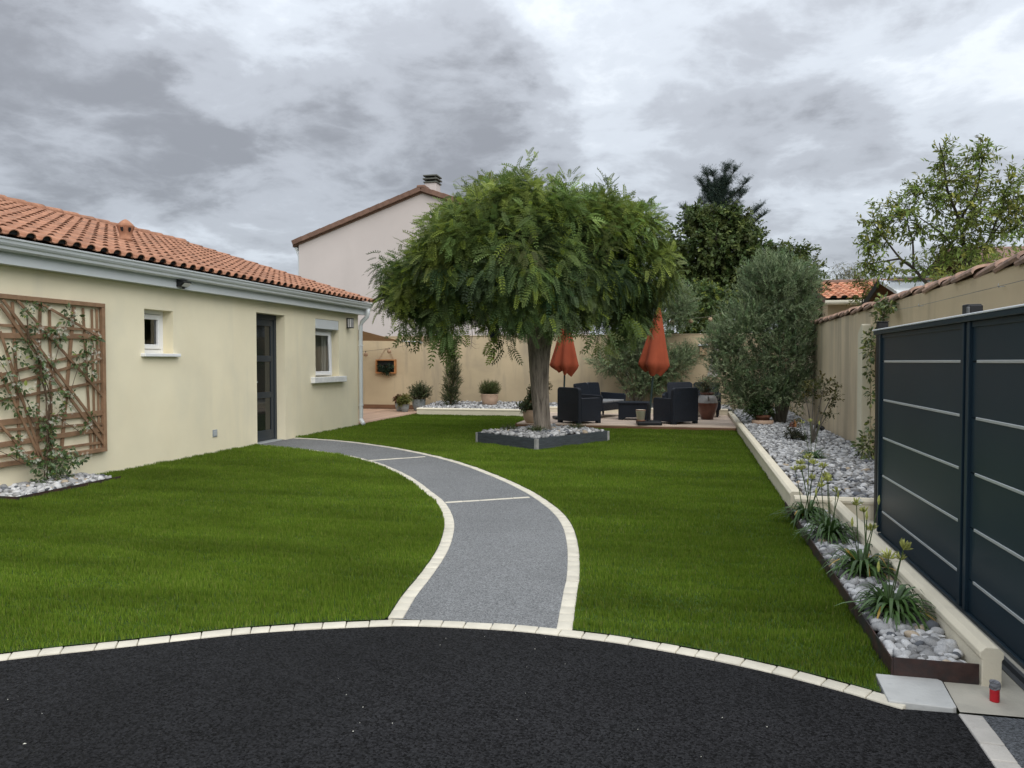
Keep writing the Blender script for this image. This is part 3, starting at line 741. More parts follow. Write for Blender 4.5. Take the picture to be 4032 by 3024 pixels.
# steel edging of the strip and of the trellis bed
se = thing('steel_edging', 'thin rusty dark steel edge holding the flowering pebble strip', 'edging')
box('edge_plate', 'steel_corten', se, 0.877, 0.883, 3.64, 7.54, -.03, 0.088)
box('front_plate', 'steel_corten', se, 0.884, 1.224, 3.636, 3.643, -.03, 0.095)
se = thing('steel_edging', 'thin dark steel edge of the pebble bed below the trellis', 'edging')
box('edge_plate', 'steel_corten', se, -6.530, -6.524, 6.29, 7.72, -.03, 0.052)
box('end_plate', 'steel_corten', se, XH, -6.531, 6.288, 6.294, -.03, 0.052)

# slate tree box
tbx = thing('tree_box', 'diamond set box of dark slate boards round the tree foot', 'planter')
for i in range(4):
    a = Vector((*BOX[i], 0)); b = Vector((*BOX[(i + 1) % 4], 0)); d = (b - a).normalized(); nrm_ = Vector((d.y, -d.x, 0))
    a2 = a + d * .035; b2 = b - d * .035
    m = MB()
    o0, o1 = a2, b2; i0, i1 = a2 - nrm_ * .035, b2 - nrm_ * .035
    m.v += [(*o0.xy, -.02), (*o1.xy, -.02), (*i1.xy, -.02), (*i0.xy, -.02), (*o0.xy, .19), (*o1.xy, .19), (*i1.xy, .19), (*i0.xy, .19)]
    m.f += [(3, 2, 1, 0), (4, 5, 6, 7), (0, 1, 5, 4), (1, 2, 6, 5), (2, 3, 7, 6), (3, 0, 4, 7)]
    m.build('slate_board', 'slate', tbx, 0.003)
    c = a + (Vector((*bc, 0)) - a).normalized() * .03
    p = MB().box(-.028, .028, -.028, .028, -.02, .186).build('corner_post', 'mortar', tbx, 0.006, 2)
    p.location = c; p.rotation_euler = (0, 0, math.atan2(d.y, d.x))

# ============================================================ DECKS
deck = thing('deck', 'pale wooden deck carrying the dark garden furniture', 'deck')
bm_a = {}
def board(x0, x1, w, h, m):
    k = (round(x1 - x0, 3), w, h, m)
    if k not in bm_a:
        me = MB().box(-(x1 - x0) / 2, (x1 - x0) / 2, -w / 2, w / 2, -h, 0).mesh('board', 0.003); me.materials.append(MATS[m]); bm_a[k] = me
    return bm_a[k]
y = 15.93; r = 0
while y < 19.40:
    cut = -1.25 if r % 2 == 0 else -0.4 if r % 3 else -2.1
    for x0, x1 in ((-3.58, cut - .002), (cut + .002, 0.912)):
        link('plank', board(x0, x1, 0.138, 0.024, 'wood_deck'), None, deck, loc=((x0 + x1) / 2, y, 0.092 + random.uniform(-.0015, .0015)))
    y += 0.1435; r += 1
box('front_board', 'wood_brown', deck, -3.58, -1.253, 15.842, 15.862, -.03, 0.066, 0.002)
box('front_board', 'wood_brown', deck, -1.249, 0.912, 15.840, 15.860, -.03, 0.066, 0.002)
box('side_board', 'wood_brown', deck, -3.602, -3.582, 15.842, 18.9, -.03, 0.090, 0.002)
box('joist_frame', 'wood_brown', deck, -3.57, 0.90, 15.90, 19.38, -.03, 0.05)
dk2 = thing('deck', 'brown wooden deck beyond the house corner below the sail', 'deck')
x = -7.12
while x > -11:
    o = link('plank', board(0, 5.0, 0.135, 0.024, 'wood_deck_long'), None, dk2, loc=(x, 18.02, 0.045), rot=(0, 0, R(90)))
    x -= 0.142
box('edge_board', 'wood_deck_long', dk2, -7.046, -7.030, 15.70, 20.4, -.03, 0.042, 0.002)
box('skirting', 'wood_brown', dk2, -11.5, -6.97, 20.565, 20.598, 0.046, 0.165, 0.003)
# ============================================================ THE HOUSE
HY0, HY1 = 3.0, 15.5
house = thing('house', 'single storey cream rendered house with terracotta tiled roof', 'house')
openings = [(8.79, 9.37, 1.51, 2.10), (11.48, 12.40, 0.0, 2.22), (13.54, 14.56, 1.10, 2.23)]     # y0, y1, z0, z1
DEP = 0.26
ys = sorted({HY0, HY1, *[v for o in openings for v in o[:2]]}); zs = sorted({-0.05, 2.60, *[v for o in openings for v in o[2:]]})
wm = MB()
for i in range(len(ys) - 1):
    for j in range(len(zs) - 1):
        cy, cz = (ys[i] + ys[i + 1]) / 2, (zs[j] + zs[j + 1]) / 2
        if any(o[0] < cy < o[1] and o[2] < cz < o[3] for o in openings): continue
        wm.quad((XH, ys[i], zs[j]), (XH, ys[i + 1], zs[j]), (XH, ys[i + 1], zs[j + 1]), (XH, ys[i], zs[j + 1]))
for y0, y1, z0, z1 in openings:
    xi = XH - DEP
    wm.quad((XH, y0, z0), (xi, y0, z0), (xi, y0, z1), (XH, y0, z1)); wm.quad((XH, y1, z0), (XH, y1, z1), (xi, y1, z1), (xi, y1, z0))
    wm.quad((XH, y0, z1), (xi, y0, z1), (xi, y1, z1), (XH, y1, z1)); wm.quad((XH, y0, z0), (XH, y1, z0), (xi, y1, z0), (xi, y0, z0))
    t = 0.0
XB = -16.0
wm.poly([(XH, HY1, -.05), (XB, HY1, -.05), (XB, HY1, 2.6), (-11.51, HY1, 4.02), (XH, HY1, 2.6)])
wm.poly([(XH, HY0, -.05), (XH, HY0, 2.6), (-11.51, HY0, 4.02), (XB, HY0, 2.6), (XB, HY0, -.05)])
wm.quad((XB, HY0, -.05), (XB, HY0, 2.6), (XB, HY1, 2.6), (XB, HY1, -.05))
wm.build('wall', 'render_cream', house, fix=False)
im = MB(); im.quad((XH - .3, HY0 + .1, 0.02), (XB + .2, HY0 + .1, 0.02), (XB + .2, HY1 - .1, 0.02), (XH - .3, HY1 - .1, 0.02))
im.quad((-10.5, HY0 + .1, 0.02), (-10.5, HY1 - .1, 0.02), (-10.5, HY1 - .1, 2.5), (-10.5, HY0 + .1, 2.5))
im.quad((XH - .3, HY0 + .1, 2.5), (XB + .2, HY0 + .1, 2.5), (XB + .2, HY1 - .1, 2.5), (XH - .3, HY1 - .1, 2.5))
im.build('interior_lining', 'interior', house, fix=False)
# eaves
box('fascia', 'white_lacquer', house, -6.905, -6.88, HY0, 15.60, 2.405, 2.625, 0.003)
box('soffit', 'white_lacquer', house, XH - .02, -6.906, HY0, 15.60, 2.412, 2.430)
gpr = [(-6.878, 2.652), (-6.878, 2.545), (-6.860, 2.530), (-6.81, 2.528), (-6.785, 2.545), (-6.778, 2.572), (-6.762, 2.585), (-6.748, 2.605), (-6.742, 2.635), (-6.728, 2.640), (-6.725, 2.655), (-6.738, 2.660), (-6.750, 2.650), (-6.757, 2.612), (-6.79, 2.590), (-6.80, 2.55), (-6.86, 2.545), (-6.866, 2.652)]
g = MB().extrude(gpr, 'y', HY0, 15.62)
g.build('gutter', 'white_lacquer', house)
ge = MB().extrude([(-6.878, 2.655), (-6.878, 2.53), (-6.80, 2.528), (-6.775, 2.575), (-6.735, 2.605), (-6.722, 2.66)], 'y', 15.62, 15.632); ge.build('gutter_end', 'white_lacquer', house)
dp = MB(); dp.tube([(-6.80, 15.50, 2.54), (-6.80, 15.50, 2.44), (-6.82, 15.50, 2.37), (-6.945, 15.50, 2.25), (-6.972, 15.50, 2.17), (-6.972, 15.50, 0.20), (-6.972, 15.49, 0.14), (-6.90, 15.42, 0.075), (-6.86, 15.38, 0.045)], 0.045, 12)
dpo = dp.build('downpipe', 'white_lacquer', house, smooth=True)
for zz_ in (1.75, 0.45): MB().lathe([(0.052, -.012), (0.052, .012)], (-6.972, 15.50, zz_), 16).build('pipe_clip', 'white_lacquer', dpo)

# roof
EX, EZ, RX, RZ = -6.80, 2.685, -11.51, 4.13
slope = math.atan2(RZ - EZ, EX - RX); SL = math.hypot(EX - RX, RZ - EZ)
roof = MB(); th = 0.05
for (xe, xr) in ((EX, RX), (2 * RX - EX, RX)):
    roof.quad((xe, HY0 - .1, EZ - .02), (xe, 15.72, EZ - .02), (xr, 15.72, RZ - .02), (xr, HY0 - .1, RZ - .02))
    roof.quad((xe, HY0 - .1, EZ - .07), (xe, 15.72, EZ - .07), (xr, 15.72, RZ - .07), (xr, HY0 - .1, RZ - .07))
    roof.quad((xe, HY0 - .1, EZ - .02), (xe, 15.72, EZ - .02), (xe, 15.72, EZ - .07), (xe, HY0 - .1, EZ - .07))
    roof.quad((xe, 15.72, EZ - .02), (xr, 15.72, RZ - .02), (xr, 15.72, RZ - .07), (xe, 15.72, EZ - .07))
roof = roof.build('roof', 'tile_brown', house, fix=False)
TP, TE = 0.207, 0.372      # tile pitch and exposure
def roof_tile(half=False):
    """roman tile, local x up the slope, y across: a barrel and its pan"""
    m = MB(); pr = []
    for k in range(9):
        t = math.pi * k / 8
        pr.append((-0.064 * math.cos(t) - 0.03, 0.050 * math.sin(t) ** .9 + 0.010))
    pr += [(0.052, 0.004), (0.085, 0.0), (0.112, 0.006), (0.122, 0.016)]
    Lx = 0.425
    f = [(0.0, a, b + 0.024) for a, b in pr]; bk = [(Lx, a * .97, b * .94 + 0.004) for a, b in pr]
    fb = [(0.0, a, b + 0.014) for a, b in pr]
    n = len(pr)
    for k in range(n - 1):
        m.quad(f[k], f[k + 1], bk[k + 1], bk[k]); m.quad(f[k + 1], f[k], fb[k], fb[k + 1])
    m.quad(f[0], bk[0], (Lx, bk[0][1], 0.0), (0, f[0][1], 0.012))
    n1 = len(m.f)
    m.poly([(0.022, a * .985, b + 0.014) for a, b in pr[:9]][::-1])  # black fill inside the barrel mouth, shade of the hollow painted in
    me = m.mesh('tile', fix=False); me.materials.append(MATS['terracotta']); me.materials.append(MATS['black_plastic_and_shade'])
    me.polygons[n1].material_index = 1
    return me
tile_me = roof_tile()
Mroof = Matrix.Translation((EX, 0, EZ)) @ Matrix.Rotation(math.pi, 4, 'Z') @ Matrix.Rotation(-slope, 4, 'Y')
tl = []
ny = int((15.66 - 4.2) / TP); nr = int(SL / TE)
for r in range(nr + 1):
    for c in range(ny + 1):
        yy = 15.60 - c * TP; s = -0.055 + r * TE
        if s + .2 > SL: continue
        # local y is flipped by the half turn
        Mt = Mroof @ Matrix.Translation((s, -yy + random.uniform(-.004, .004), 0.0 + random.uniform(0, .004))) @ Matrix.Rotation(random.uniform(-.012, .012), 4, 'Z')
        p = Mt.translation
        tl.append((p.x ** 2 + p.y ** 2, yy < 6.0, Mt))
tl.sort(key=lambda t: t[0] + 500 * t[1])
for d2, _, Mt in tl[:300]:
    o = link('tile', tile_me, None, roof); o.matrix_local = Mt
co = np.empty(len(tile_me.vertices) * 3); tile_me.vertices.foreach_get('co', co); co = co.reshape(-1, 3)
fq = np.array([list(f.vertices) for f in tile_me.polygons if len(f.vertices) == 4])
Vs, Fs = [], []
for k, (_, _, Mt) in enumerate(tl[300:]):
    A = np.array(Mt); Vs.append(co @ A[:3, :3].T + A[:3, 3]); Fs.append(fq + k * len(co))
link('upper_tiling', np_mesh('tiles', np.vstack(Vs), np.vstack(Fs)), 'terracotta', roof, kind='stuff')
def barrel(L_, r0, r1, n=9, thick=.014):
    m = MB(); a, b = [], []
    for k in range(n):
        t = math.pi * k / (n - 1)
        a.append((0, -r0 * math.cos(t), r0 * math.sin(t) * .8)); b.append((L_, -r1 * math.cos(t), r1 * math.sin(t) * .8))
    ai = [(0, y_ * .86, z_ * .86) for _, y_, z_ in a]
    for k in range(n - 1):
        m.quad(a[k], a[k + 1], b[k + 1], b[k]); m.quad(a[k + 1], a[k], ai[k], ai[k + 1])
    bi = [(L_, y_ * .86, z_ * .86) for _, y_, z_ in b]
    for k in range(n - 1): m.quad(ai[k + 1], ai[k], bi[k], bi[k + 1])
    me = m.mesh('ridge_tile', fix=False); me.materials.append(MATS['terracotta']); return me
rt = barrel(0.44, 0.125, 0.112); vt = barrel(0.43, 0.085, 0.075)
for i in range(28):
    yy = 15.72 - i * 0.40
    o = link('ridge_tile', rt, None, roof, loc=(RX, yy, RZ + 0.03 + random.uniform(-.004, .004)), rot=(0, R(1.5), R(-90)))
for r in range(nr + 1):
    o = link('verge_tile', vt, None, roof); o.matrix_local = Mroof @ Matrix.Translation((-0.05 + r * TE, -15.70, 0.03)) @ Matrix.Rotation(R(2), 4, 'Y')
# terracotta roof vent
rv = MB().lathe([(0.105, -.12), (0.105, 0.06), (0.118, 0.07), (0.118, 0.09), (0.103, 0.10), (0.105, .16), (0.125, 0.22), (0.15, .27), (0.155, .285), (0.10, .335), (0.05, .37), (0.0, .39)], (0, 0, 0), 24, cap=False)
rvo = rv.build('roof_vent', 'terracotta', roof, smooth=True); rvo.location = (-8.50, 10.24, 3.20); rvo.scale = (.84, .84, 1.02)
for a in (-78, -20, 40, 100, 160, 220):
    ca, sa = math.cos(R(a)), math.sin(R(a))
    h = MB(); pts = []
    for (u, w) in ((-.026, .255), (.026, .255), (.026, .215), (.012, .19), (-.012, .19), (-.026, .215)):
        rr = 0.1385 if w > .24 else 0.126 if w > .2 else 0.118
        pts.append((rr * ca - u * sa, rr * sa + u * ca, w))
    h.poly(pts); q = h.build('vent_hole', 'black_plastic_and_shade', rvo, fix=False); q.scale = (1.02, 1.02, 1.0)

mat('coping_white', (0.76, 0.765, 0.75), 0.8, 0.1, 8, 0.2, 60)
mat('pane_dark', (0.016, 0.018, 0.017), 0.05, 0.05, 2, spec=0.5)
# door
xd = XH - 0.20
def sub(name, parent):
    o = bpy.data.objects.new(name, None); COL.objects.link(o); o.parent = parent; return o
door = box('door', 'anthracite', house, xd - .06, xd - .01, 11.54, 12.34, 0.02, 2.14, 0.004)
# the leaf is cut by three panes: stiles and rails stand proud of it
def bar(p, name, m, y0, y1, z0, z1, x0, x1): return box(name, m, p, x0, x1, y0, y1, z0, z1, 0.004)
bar(door, 'frame', 'anthracite', 11.482, 11.55, 0.0, 2.218, xd - .07, xd + .035)
bar(door, 'frame', 'anthracite', 12.33, 12.398, 0.0, 2.218, xd - .07, xd + .035)
bar(door, 'frame', 'anthracite', 11.551, 12.329, 2.13, 2.218, xd - .07, xd + .035)
for z0, z1 in ((0.02, 0.20), (0.765, 0.865), (1.40, 1.50), (2.02, 2.13)): bar(door, 'rail', 'anthracite', 11.64, 12.24, z0, z1, xd - .009, xd + .018)
for y0, y1 in ((11.552, 11.639), (12.241, 12.328)): bar(door, 'stile', 'anthracite', y0, y1, 0.02, 2.128, xd - .009, xd + .018)
for z0, z1 in ((0.201, 0.764), (0.866, 1.399), (1.501, 2.019)):
    q = MB(); q.quad((xd + .001, 11.64, z0), (xd + .001, 12.24, z0), (xd + .001, 12.24, z1), (xd + .001, 11.64, z1)); q.build('pane', 'pane_dark', door, fix=False)
box('threshold', 'alu_strip', door, xd - .01, XH - .03, 11.55, 12.33, 0.002, 0.018, .002)
h = MB().tube([(xd + .02, 11.60, 1.05), (xd + .065, 11.60, 1.05), (xd + .065, 11.72, 1.05)], 0.009, 8).build('handle', 'alu_strip', door)

# small window
def window(y0, y1, z0, z1, shutter=0.0, sillh=.045, sillo=.07, sillw=.07):
    xw = XH - 0.17
    w = sub('window', house)
    z1_ = z1 - shutter
    fr = .055
    for a in ((y0, y0 + fr, z0, z1_), (y1 - fr, y1, z0, z1_)): box('frame', 'white_pvc', w, xw - .06, xw + .01, *a, 0.004)
    for a in ((y0 + fr + .001, y1 - fr - .001, z0, z0 + fr), (y0 + fr + .001, y1 - fr - .001, z1_ - fr, z1_)): box('frame', 'white_pvc', w, xw - .06, xw + .01, *a, 0.004)
    box('sill', 'white_pvc' if not shutter else 'coping_white', w, XH - .2, XH + sillo, y0 - sillw, y1 + sillw, z0 - sillh, z0 - .001, 0.008, 2)
    return w, xw
w1, xw = window(8.79, 9.37, 1.51, 2.10, sillw=.075)
for a in ((8.85, 8.91, 1.57, 2.04), (9.25, 9.31, 1.57, 2.04), (8.911, 9.249, 1.57, 1.635), (8.911, 9.249, 1.975, 2.04)): box('sash', 'white_pvc', w1, xw - .045, xw + .024, *a, 0.005)
q = MB(); q.quad((xw - .01, 8.91, 1.635), (xw - .01, 9.25, 1.635), (xw - .01, 9.25, 1.975), (xw - .01, 8.91, 1.975)); q.build('pane', 'glass', w1, fix=False)
w2, xw = window(13.54, 14.56, 1.10, 2.23, shutter=0.19, sillh=.115, sillo=.085, sillw=.19)
box('shutter_box', 'white_lacquer', w2, xw - .05, XH + .012, 13.545, 14.52, 2.04, 2.222, 0.006, 2)
box('shutter_rail', 'white_lacquer', w2, xw + .011, xw + .03, 13.56, 14.54, 2.015, 2.039, 0.002)
# the sash stands ajar: its foot leans out over the sill
sash = sub('sash', w2); sash.location = (xw + .055, 13.62, 1.125); sash.rotation_euler = (0, R(-2.2), R(-1.5))
for a in ((0, .075, 0, .865), (.66, .735, 0, .865), (.076, .659, 0, .08), (.076, .659, .79, .865)):
    box('sash_bar', 'white_pvc', sash, 0, .045, *a, 0.006)
q = MB(); q.quad((.02, .075, .08), (.02, .66, .08), (.02, .66, .79), (.02, .075, .79)); q.build('pane', 'glass', sash, fix=False)
cu = MB(); pts = [(xw - .10 + .018 * math.sin(k * 1.05) + .012 * math.sin(k * 2.3), 13.50 + k * .022) for k in range(50)]
for k in range(49): cu.quad((*pts[k], 1.0), (*pts[k + 1], 1.0), (*pts[k + 1], 2.15), (*pts[k], 2.15))
cu.build('curtain', 'curtain', w2, fix=False, smooth=True)
v = box('vent_grille', 'grille', house, XH + .001, XH + .012, 10.245, 10.355, 0.255, 0.365, 0.004)
for k in range(5): box('louvre', 'white_lacquer', v, XH + .0125, XH + .016, 10.265, 10.335, 0.275 + k * .016, 0.284 + k * .016)

wl = thing('wall_lamp', 'black framed lantern lamp with white panes on cream wall near downpipe', 'lamp', (XH, 14.96, 2.10))
box('back_plate', 'black_plastic_and_shade', wl, .001, .02, -.045, .045, 0.0, .21, .004)
box('cap', 'black_plastic_and_shade', wl, .021, .125, -.062, .062, .195, .21, .004)
box('base', 'black_plastic_and_shade', wl, .021, .125, -.062, .062, 0.0, .015, .004)
box('diffuser', 'lamp_diffuser', wl, .03, .115, -.05, .05, .016, .194, .006)
for a, b in ((-.06, -.052), (-.006, .006), (.052, .06)): box('bar', 'black_plastic_and_shade', wl, .1155, .124, a, b, .016, .194)
for a in (.024, .066): 
    for s_ in (-1, 1): box('bar', 'black_plastic_and_shade', wl, a, a + .010, s_ * .0555 - .0045, s_ * .0555 + .0045, .016, .194)
fl = thing('floodlight', 'small black flood lamp with white panel under the gutter', 'lamp', (-6.879, 9.33, 2.43))
fb_ = MB().extrude([(.001, .0), (.001, .105), (.115, .075), (.12, .06), (.055, .004)], 'y', -.085, .085); fb_.build('housing', 'black_plastic_and_shade', fl, .004)
ps = MB(); ps.quad((.118, -.07, .055), (.118, .07, .055), (.064, .07, .008), (.064, -.07, .008)); 
pso = ps.build('panel', 'lamp_diffuser', fl, fix=False); pso.location = (.006, 0, -.004)
MB().lathe([(.018, -.025), (.022, 0), (.012, .01)], (.05, 0, -.002), 12).build('sensor', 'black_plastic_and_shade', fl)

# ============================================================ TRELLIS
tr = thing('trellis', 'brown wooden trellis of criss-cross slats fixed to the cream wall', 'trellis')
X0 = XH
for (y0, z0, y1, z1, w) in ((6.22, 2.082, 8.03, 2.082, .05), (6.22, .322, 8.03, .322, .05)): box('frame_bar', 'wood_trellis', tr, X0 + .012, X0 + .062, y0, y1, z0 - w / 2, z0 + w / 2, .003)
for y0 in (6.245, 8.005): box('frame_bar', 'wood_trellis', tr, X0 + .0125, X0 + .0615, y0 - .024, y0 + .024, .348, 2.056, .003)
H_ = [(6.567, 1.778, 7.961, 1.783, .031), (6.565, 1.67, 7.979, 1.706, .059), (6.556, 1.256, 7.976, 1.545, .032), (6.553, 1.135, 7.973, 1.433, .032), (6.55, .995, 7.978, 1.156, .032), (6.545, .762, 7.98, .774, .062), (6.543, .683, 7.987, .639, .031), (6.539, .53, 7.995, .571, .056), (6.537, .409, 7.992, .413, .031)]
V_ = [(6.748, 2.033, 6.813, .342, .033), (7.106, 2.033, 7.028, .342, .037), (7.232, 2.035, 7.229, .342, .03), (7.584, 2.039, 7.361, .342, .045), (7.72, 2.034, 7.813, .345, .03), (7.858, 2.029, 7.871, .345, .03), (7.936, 2.034, 7.941, .345, .03), (6.45, 2.04, 6.44, .34, .03)]
D_ = [(6.572, 1.994, 7.992, .39, .037), (6.602, 2.047, 7.994, .51, .035), (6.782, 2.055, 7.984, .977, .032), (7.034, 2.061, 7.979, 1.687, .03), (6.566, 1.714, 7.061, .325, .032), (6.556, 1.288, 7.045, .334, .03), (6.544, .747, 6.915, .336, .03)]
def slat(y0, z0, y1, z1, w, x, ext=False):
    if ext:
        k = (6.27 - y0) / (y1 - y0); z0 = z0 + (z1 - z0) * k; y0 = 6.27
    d = Vector((0, y1 - y0, z1 - z0)); L_ = d.length
    o = box('slat', 'wood_trellis', tr, -.006, .006, -L_ / 2, L_ / 2, -w / 2, w / 2, .0015)
    o.location = (x, (y0 + y1) / 2, (z0 + z1) / 2); o.rotation_euler = (math.atan2(z1 - z0, y1 - y0), 0, 0)
for i, s_ in enumerate(V_): slat(*s_, X0 + .020)
for i, s_ in enumerate(H_): slat(*s_, X0 + .0335, ext=True)
for i, s_ in enumerate(D_): slat(*s_, X0 + .047)

# ============================================================ GATE
gt = thing('sliding_gate', 'dark anthracite metal gate with pale horizontal strips and white topped rail', 'gate')
GX = 1.50
box('cap_rail', 'anthracite_gate', gt, GX - .035, GX + .045, 1.0, 6.80, 1.618, 1.648, .004)
box('cap_strip', 'zinc_white', gt, GX - .040, GX + .050, 1.0, 6.83, 1.6485, 1.660, .003)
for yy, ww in ((6.645, .04), (4.735, .045), (4.645, .045), (2.7, .05)): box('stile', 'anthracite_gate', gt, GX - .022, GX + .03, yy - ww / 2 - .001, yy + ww / 2, .03, 1.617, .003)
box('groove_post', 'anthracite_gate', gt, GX + .0, GX + .03, 4.67, 4.71, .03, 1.617)
zl = [1.40, 1.095, .795, .495, .21]
bays = [(4.76, 6.624), (2.727, 4.62)]
for y0, y1 in bays:
    edges = [1.617] + zl + [.03]
    for k in range(len(edges) - 1):
        box('panel', 'anthracite_gate', gt, GX - .004, GX + .02, y0, y1, edges[k + 1] + .0045, edges[k] - .0045, .0)
    box('inner_frame', 'anthracite_gate', gt, GX - .012, GX - .0045, y0, y1, 1.585, 1.6165, .002)
    for z in zl: box('strip', 'alu_strip', gt, GX - .010, GX + .006, y0 + .012, y1 - .075, z - .008, z + .008, .002)
box('bottom_rail', 'anthracite_gate', gt, GX - .02, GX + .035, 1.0, 6.62, .008, .029, .002)
gr = thing('gate_track', 'grey metal rail let into the concrete along the gate foot', 'rail')
box('channel', 'metal_rail', gr, GX - .115, GX - .045, 1.0, 7.2, .0065, .014, .002)
box('groove', 'black_plastic_and_shade', gr, GX - .092, GX - .068, 1.0, 7.2, .0145, .0165)
for yy, lab in ((7.15, 'dark square steel post behind the far end of the gate'), (5.00, 'dark steel guide post with bracket behind the gate middle')):
    gpst = thing('gate_post', lab, 'post', (0, 0, 0))
    box('post', 'black_plastic_and_shade', gpst, GX + .07, GX + .15, yy - .04, yy + .04, .0, 1.735, .004)
    if yy < 6:
        box('bracket', 'black_plastic_and_shade', gpst, GX + .0705, GX + .14, yy - .09, yy - .041, 1.672, 1.725, .004)
        box('roller_plate', 'metal_rail', gpst, GX + .058, GX + .0695, yy - .10, yy - .07, 1.670, 1.715, .003)
    else: box('cap', 'black_plastic_and_shade', gpst, GX + .066, GX + .154, yy - .044, yy + .044, 1.736, 1.744, .002)
# red taped pipe end
rc = thing('pipe_stub', 'red ribbed pipe stub topped with grey tape standing on concrete', 'pipe', (1.228, 3.475, 0.006)); rc.scale = (1, 1, .82)
MB().lathe([(.0175, 0)] + [(.0175 + (.0012 if i % 2 else 0), .004 + i * .0042) for i in range(15)] + [(.0165, .069)], (0, 0, 0), 20).build('pipe', 'red_tape', rc, smooth=True)
tp = MB(); tp.lathe([(.0185, .060), (.020, .070), (.0205, .082), (.018, .094), (.0195, .099), (.013, .096), (.008, .088)], (0, 0, 0), 11)
rr = random.Random(3)
tp.v = [(x + rr.uniform(-.003, .003), y + rr.uniform(-.003, .003), z + rr.uniform(-.004, .004)) for x, y, z in tp.v]
tp.build('tape_cap', 'grey_tape', rc)

# ============================================================ NEIGHBOUR HOUSES
nh = thing('neighbour_house', 'tall pale pink gable house behind the back wall with chimney', 'house')
NY = 26.0; ax, az = -9.31, 7.42; lx, lz = -14.14, 5.75; rx_ = 2 * ax - lx
gm = MB(); gm.poly([(lx, NY, -.1), (rx_, NY, -.1), (rx_, NY, lz), (ax, NY, az), (lx, NY, lz)])
gm.quad((lx, NY, -.1), (lx, NY, lz), (lx, NY + 9, lz), (lx, NY + 9, -.1)); gm.quad((rx_, NY, -.1), (rx_, NY + 9, -.1), (rx_, NY + 9, lz), (rx_, NY, lz))
gm.build('wall', 'render_pink', nh, fix=False)
sl_ = (az - lz) / (ax - lx)
rf = MB()
for s_ in (-1, 1):
    xe = ax + s_ * (ax - lx + .22)
    ze = az - sl_ * (ax - lx + .22)
    rf.quad((ax, NY - .05, az + .06), (xe, NY - .05, ze + .06), (xe, NY + 9.2, ze + .06), (ax, NY + 9.2, az + .06))
    rf.quad((ax, NY - .05, az + .06), (xe, NY - .05, ze + .06), (xe, NY - .05, ze - .04), (ax, NY - .05, az - .04))
    rf.quad((ax, NY - .05, az - .04), (xe, NY - .05, ze - .04), (xe, NY + 9.2, ze - .04), (ax, NY + 9.2, az - .04))
nroof = rf.build('roof', 'tile_brown', nh, fix=False)
vm = MB().box(0, .44, -.10, .16, -.09, .085).mesh('verge_tile', .012, 2); vm.materials.append(MATS['tile_brown'])
for s_ in (-1, 1):
    for k in range(13):
        d = .02 + k * .405
        o = link('verge_tile', vm, None, nroof, loc=(ax + s_ * d * math.cos(math.atan(sl_)), NY - .06, az + .10 - d * math.sin(math.atan(sl_))), rot=(0, math.atan(sl_) + R(1.5) if s_ > 0 else math.pi - math.atan(sl_) - R(1.5), 0))
        if s_ < 0: o.rotation_euler = (0, -math.atan(sl_) + R(-1.5), 0); o.location.x -= .44 * math.cos(math.atan(sl_)); o.location.z -= .44 * math.sin(math.atan(sl_))
box('ridge_cap', 'tile_brown', nroof, ax - .16, ax + .16, NY - .17, NY + .4, az + .10, az + .23, .05, 3)
ch = box('chimney', 'render_pink', nroof, -9.57, -9.13, NY + 1.0, NY + 1.5, az - .2, 7.98, .005)
for z, e in ((7.981, .04), (8.10, .06), (8.22, .05)): box('chimney_slab', 'concrete_chimney', ch, -9.57 - e, -9.13 + e, NY + 1.0 - e, NY + 1.5 + e, z, z + .05, .006)
for xx in (-9.55, -9.19):
    for z in (8.0315, 8.1505): box('chimney_pier', 'concrete_chimney', ch, xx, xx + .04, NY + 1.02, NY + 1.48, z, z + .068)
MB().tube([(lx - .14, NY + .05, lz - .16), (lx - .14, NY + 9, lz - .16)], .06, 10).build('gutter', 'white_lacquer', nh)
MB().tube([(lx - .14, NY + .1, lz - .2), (lx - .05, NY + .1, lz - .45), (lx - .05, NY + .1, 0)], .04, 8).build('downpipe', 'white_lacquer', nh)

ob = thing('outbuilding', 'low outbuilding with orange red tiles and beige gutter beyond the wall', 'building')
ox0, ox1, oy, oz = 2.95, 6.2, 18.3, 2.80
box('wall', 'render_tan', ob, ox0 + .1, ox1, oy + .35, oy + 6, -.05, oz - .05)
osl = .20
orf = MB(); orf.quad((ox0, oy, oz), (ox1, oy, oz), (ox1, oy + 3.0, oz + 3.0 * osl), (ox0, oy + 3.0, oz + 3.0 * osl)); orf.quad((ox0, oy + 6, oz), (ox1, oy + 6, oz), (ox1, oy + 3.0, oz + 3.0 * osl), (ox0, oy + 3.0, oz + 3.0 * osl))
orf.quad((ox0, oy, oz), (ox0, oy + 3, oz + 3 * osl), (ox0, oy + 3, oz + 3 * osl - .12), (ox0, oy, oz - .12))
orf = orf.build('roof', 'tile_brown', ob, fix=False)
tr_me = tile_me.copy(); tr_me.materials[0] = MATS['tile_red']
Mo = Matrix.Translation((0, oy, oz)) @ Matrix.Rotation(R(90), 4, 'Z') @ Matrix.Rotation(-math.atan(osl), 4, 'Y')
for r in range(8):
    for c in range(14):
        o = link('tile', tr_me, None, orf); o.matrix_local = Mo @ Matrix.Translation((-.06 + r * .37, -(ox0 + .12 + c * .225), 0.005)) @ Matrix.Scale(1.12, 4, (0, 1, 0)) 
MB().tube([(ox0 - .02, oy - .05, oz - .09), (ox1, oy - .05, oz - .09)], .055, 10).build('gutter', 'pot_cream', ob, smooth=True)
rdg = barrel(0.44, .13, .12); rdg.materials.clear(); rdg.materials.append(MATS['tile_brown'])
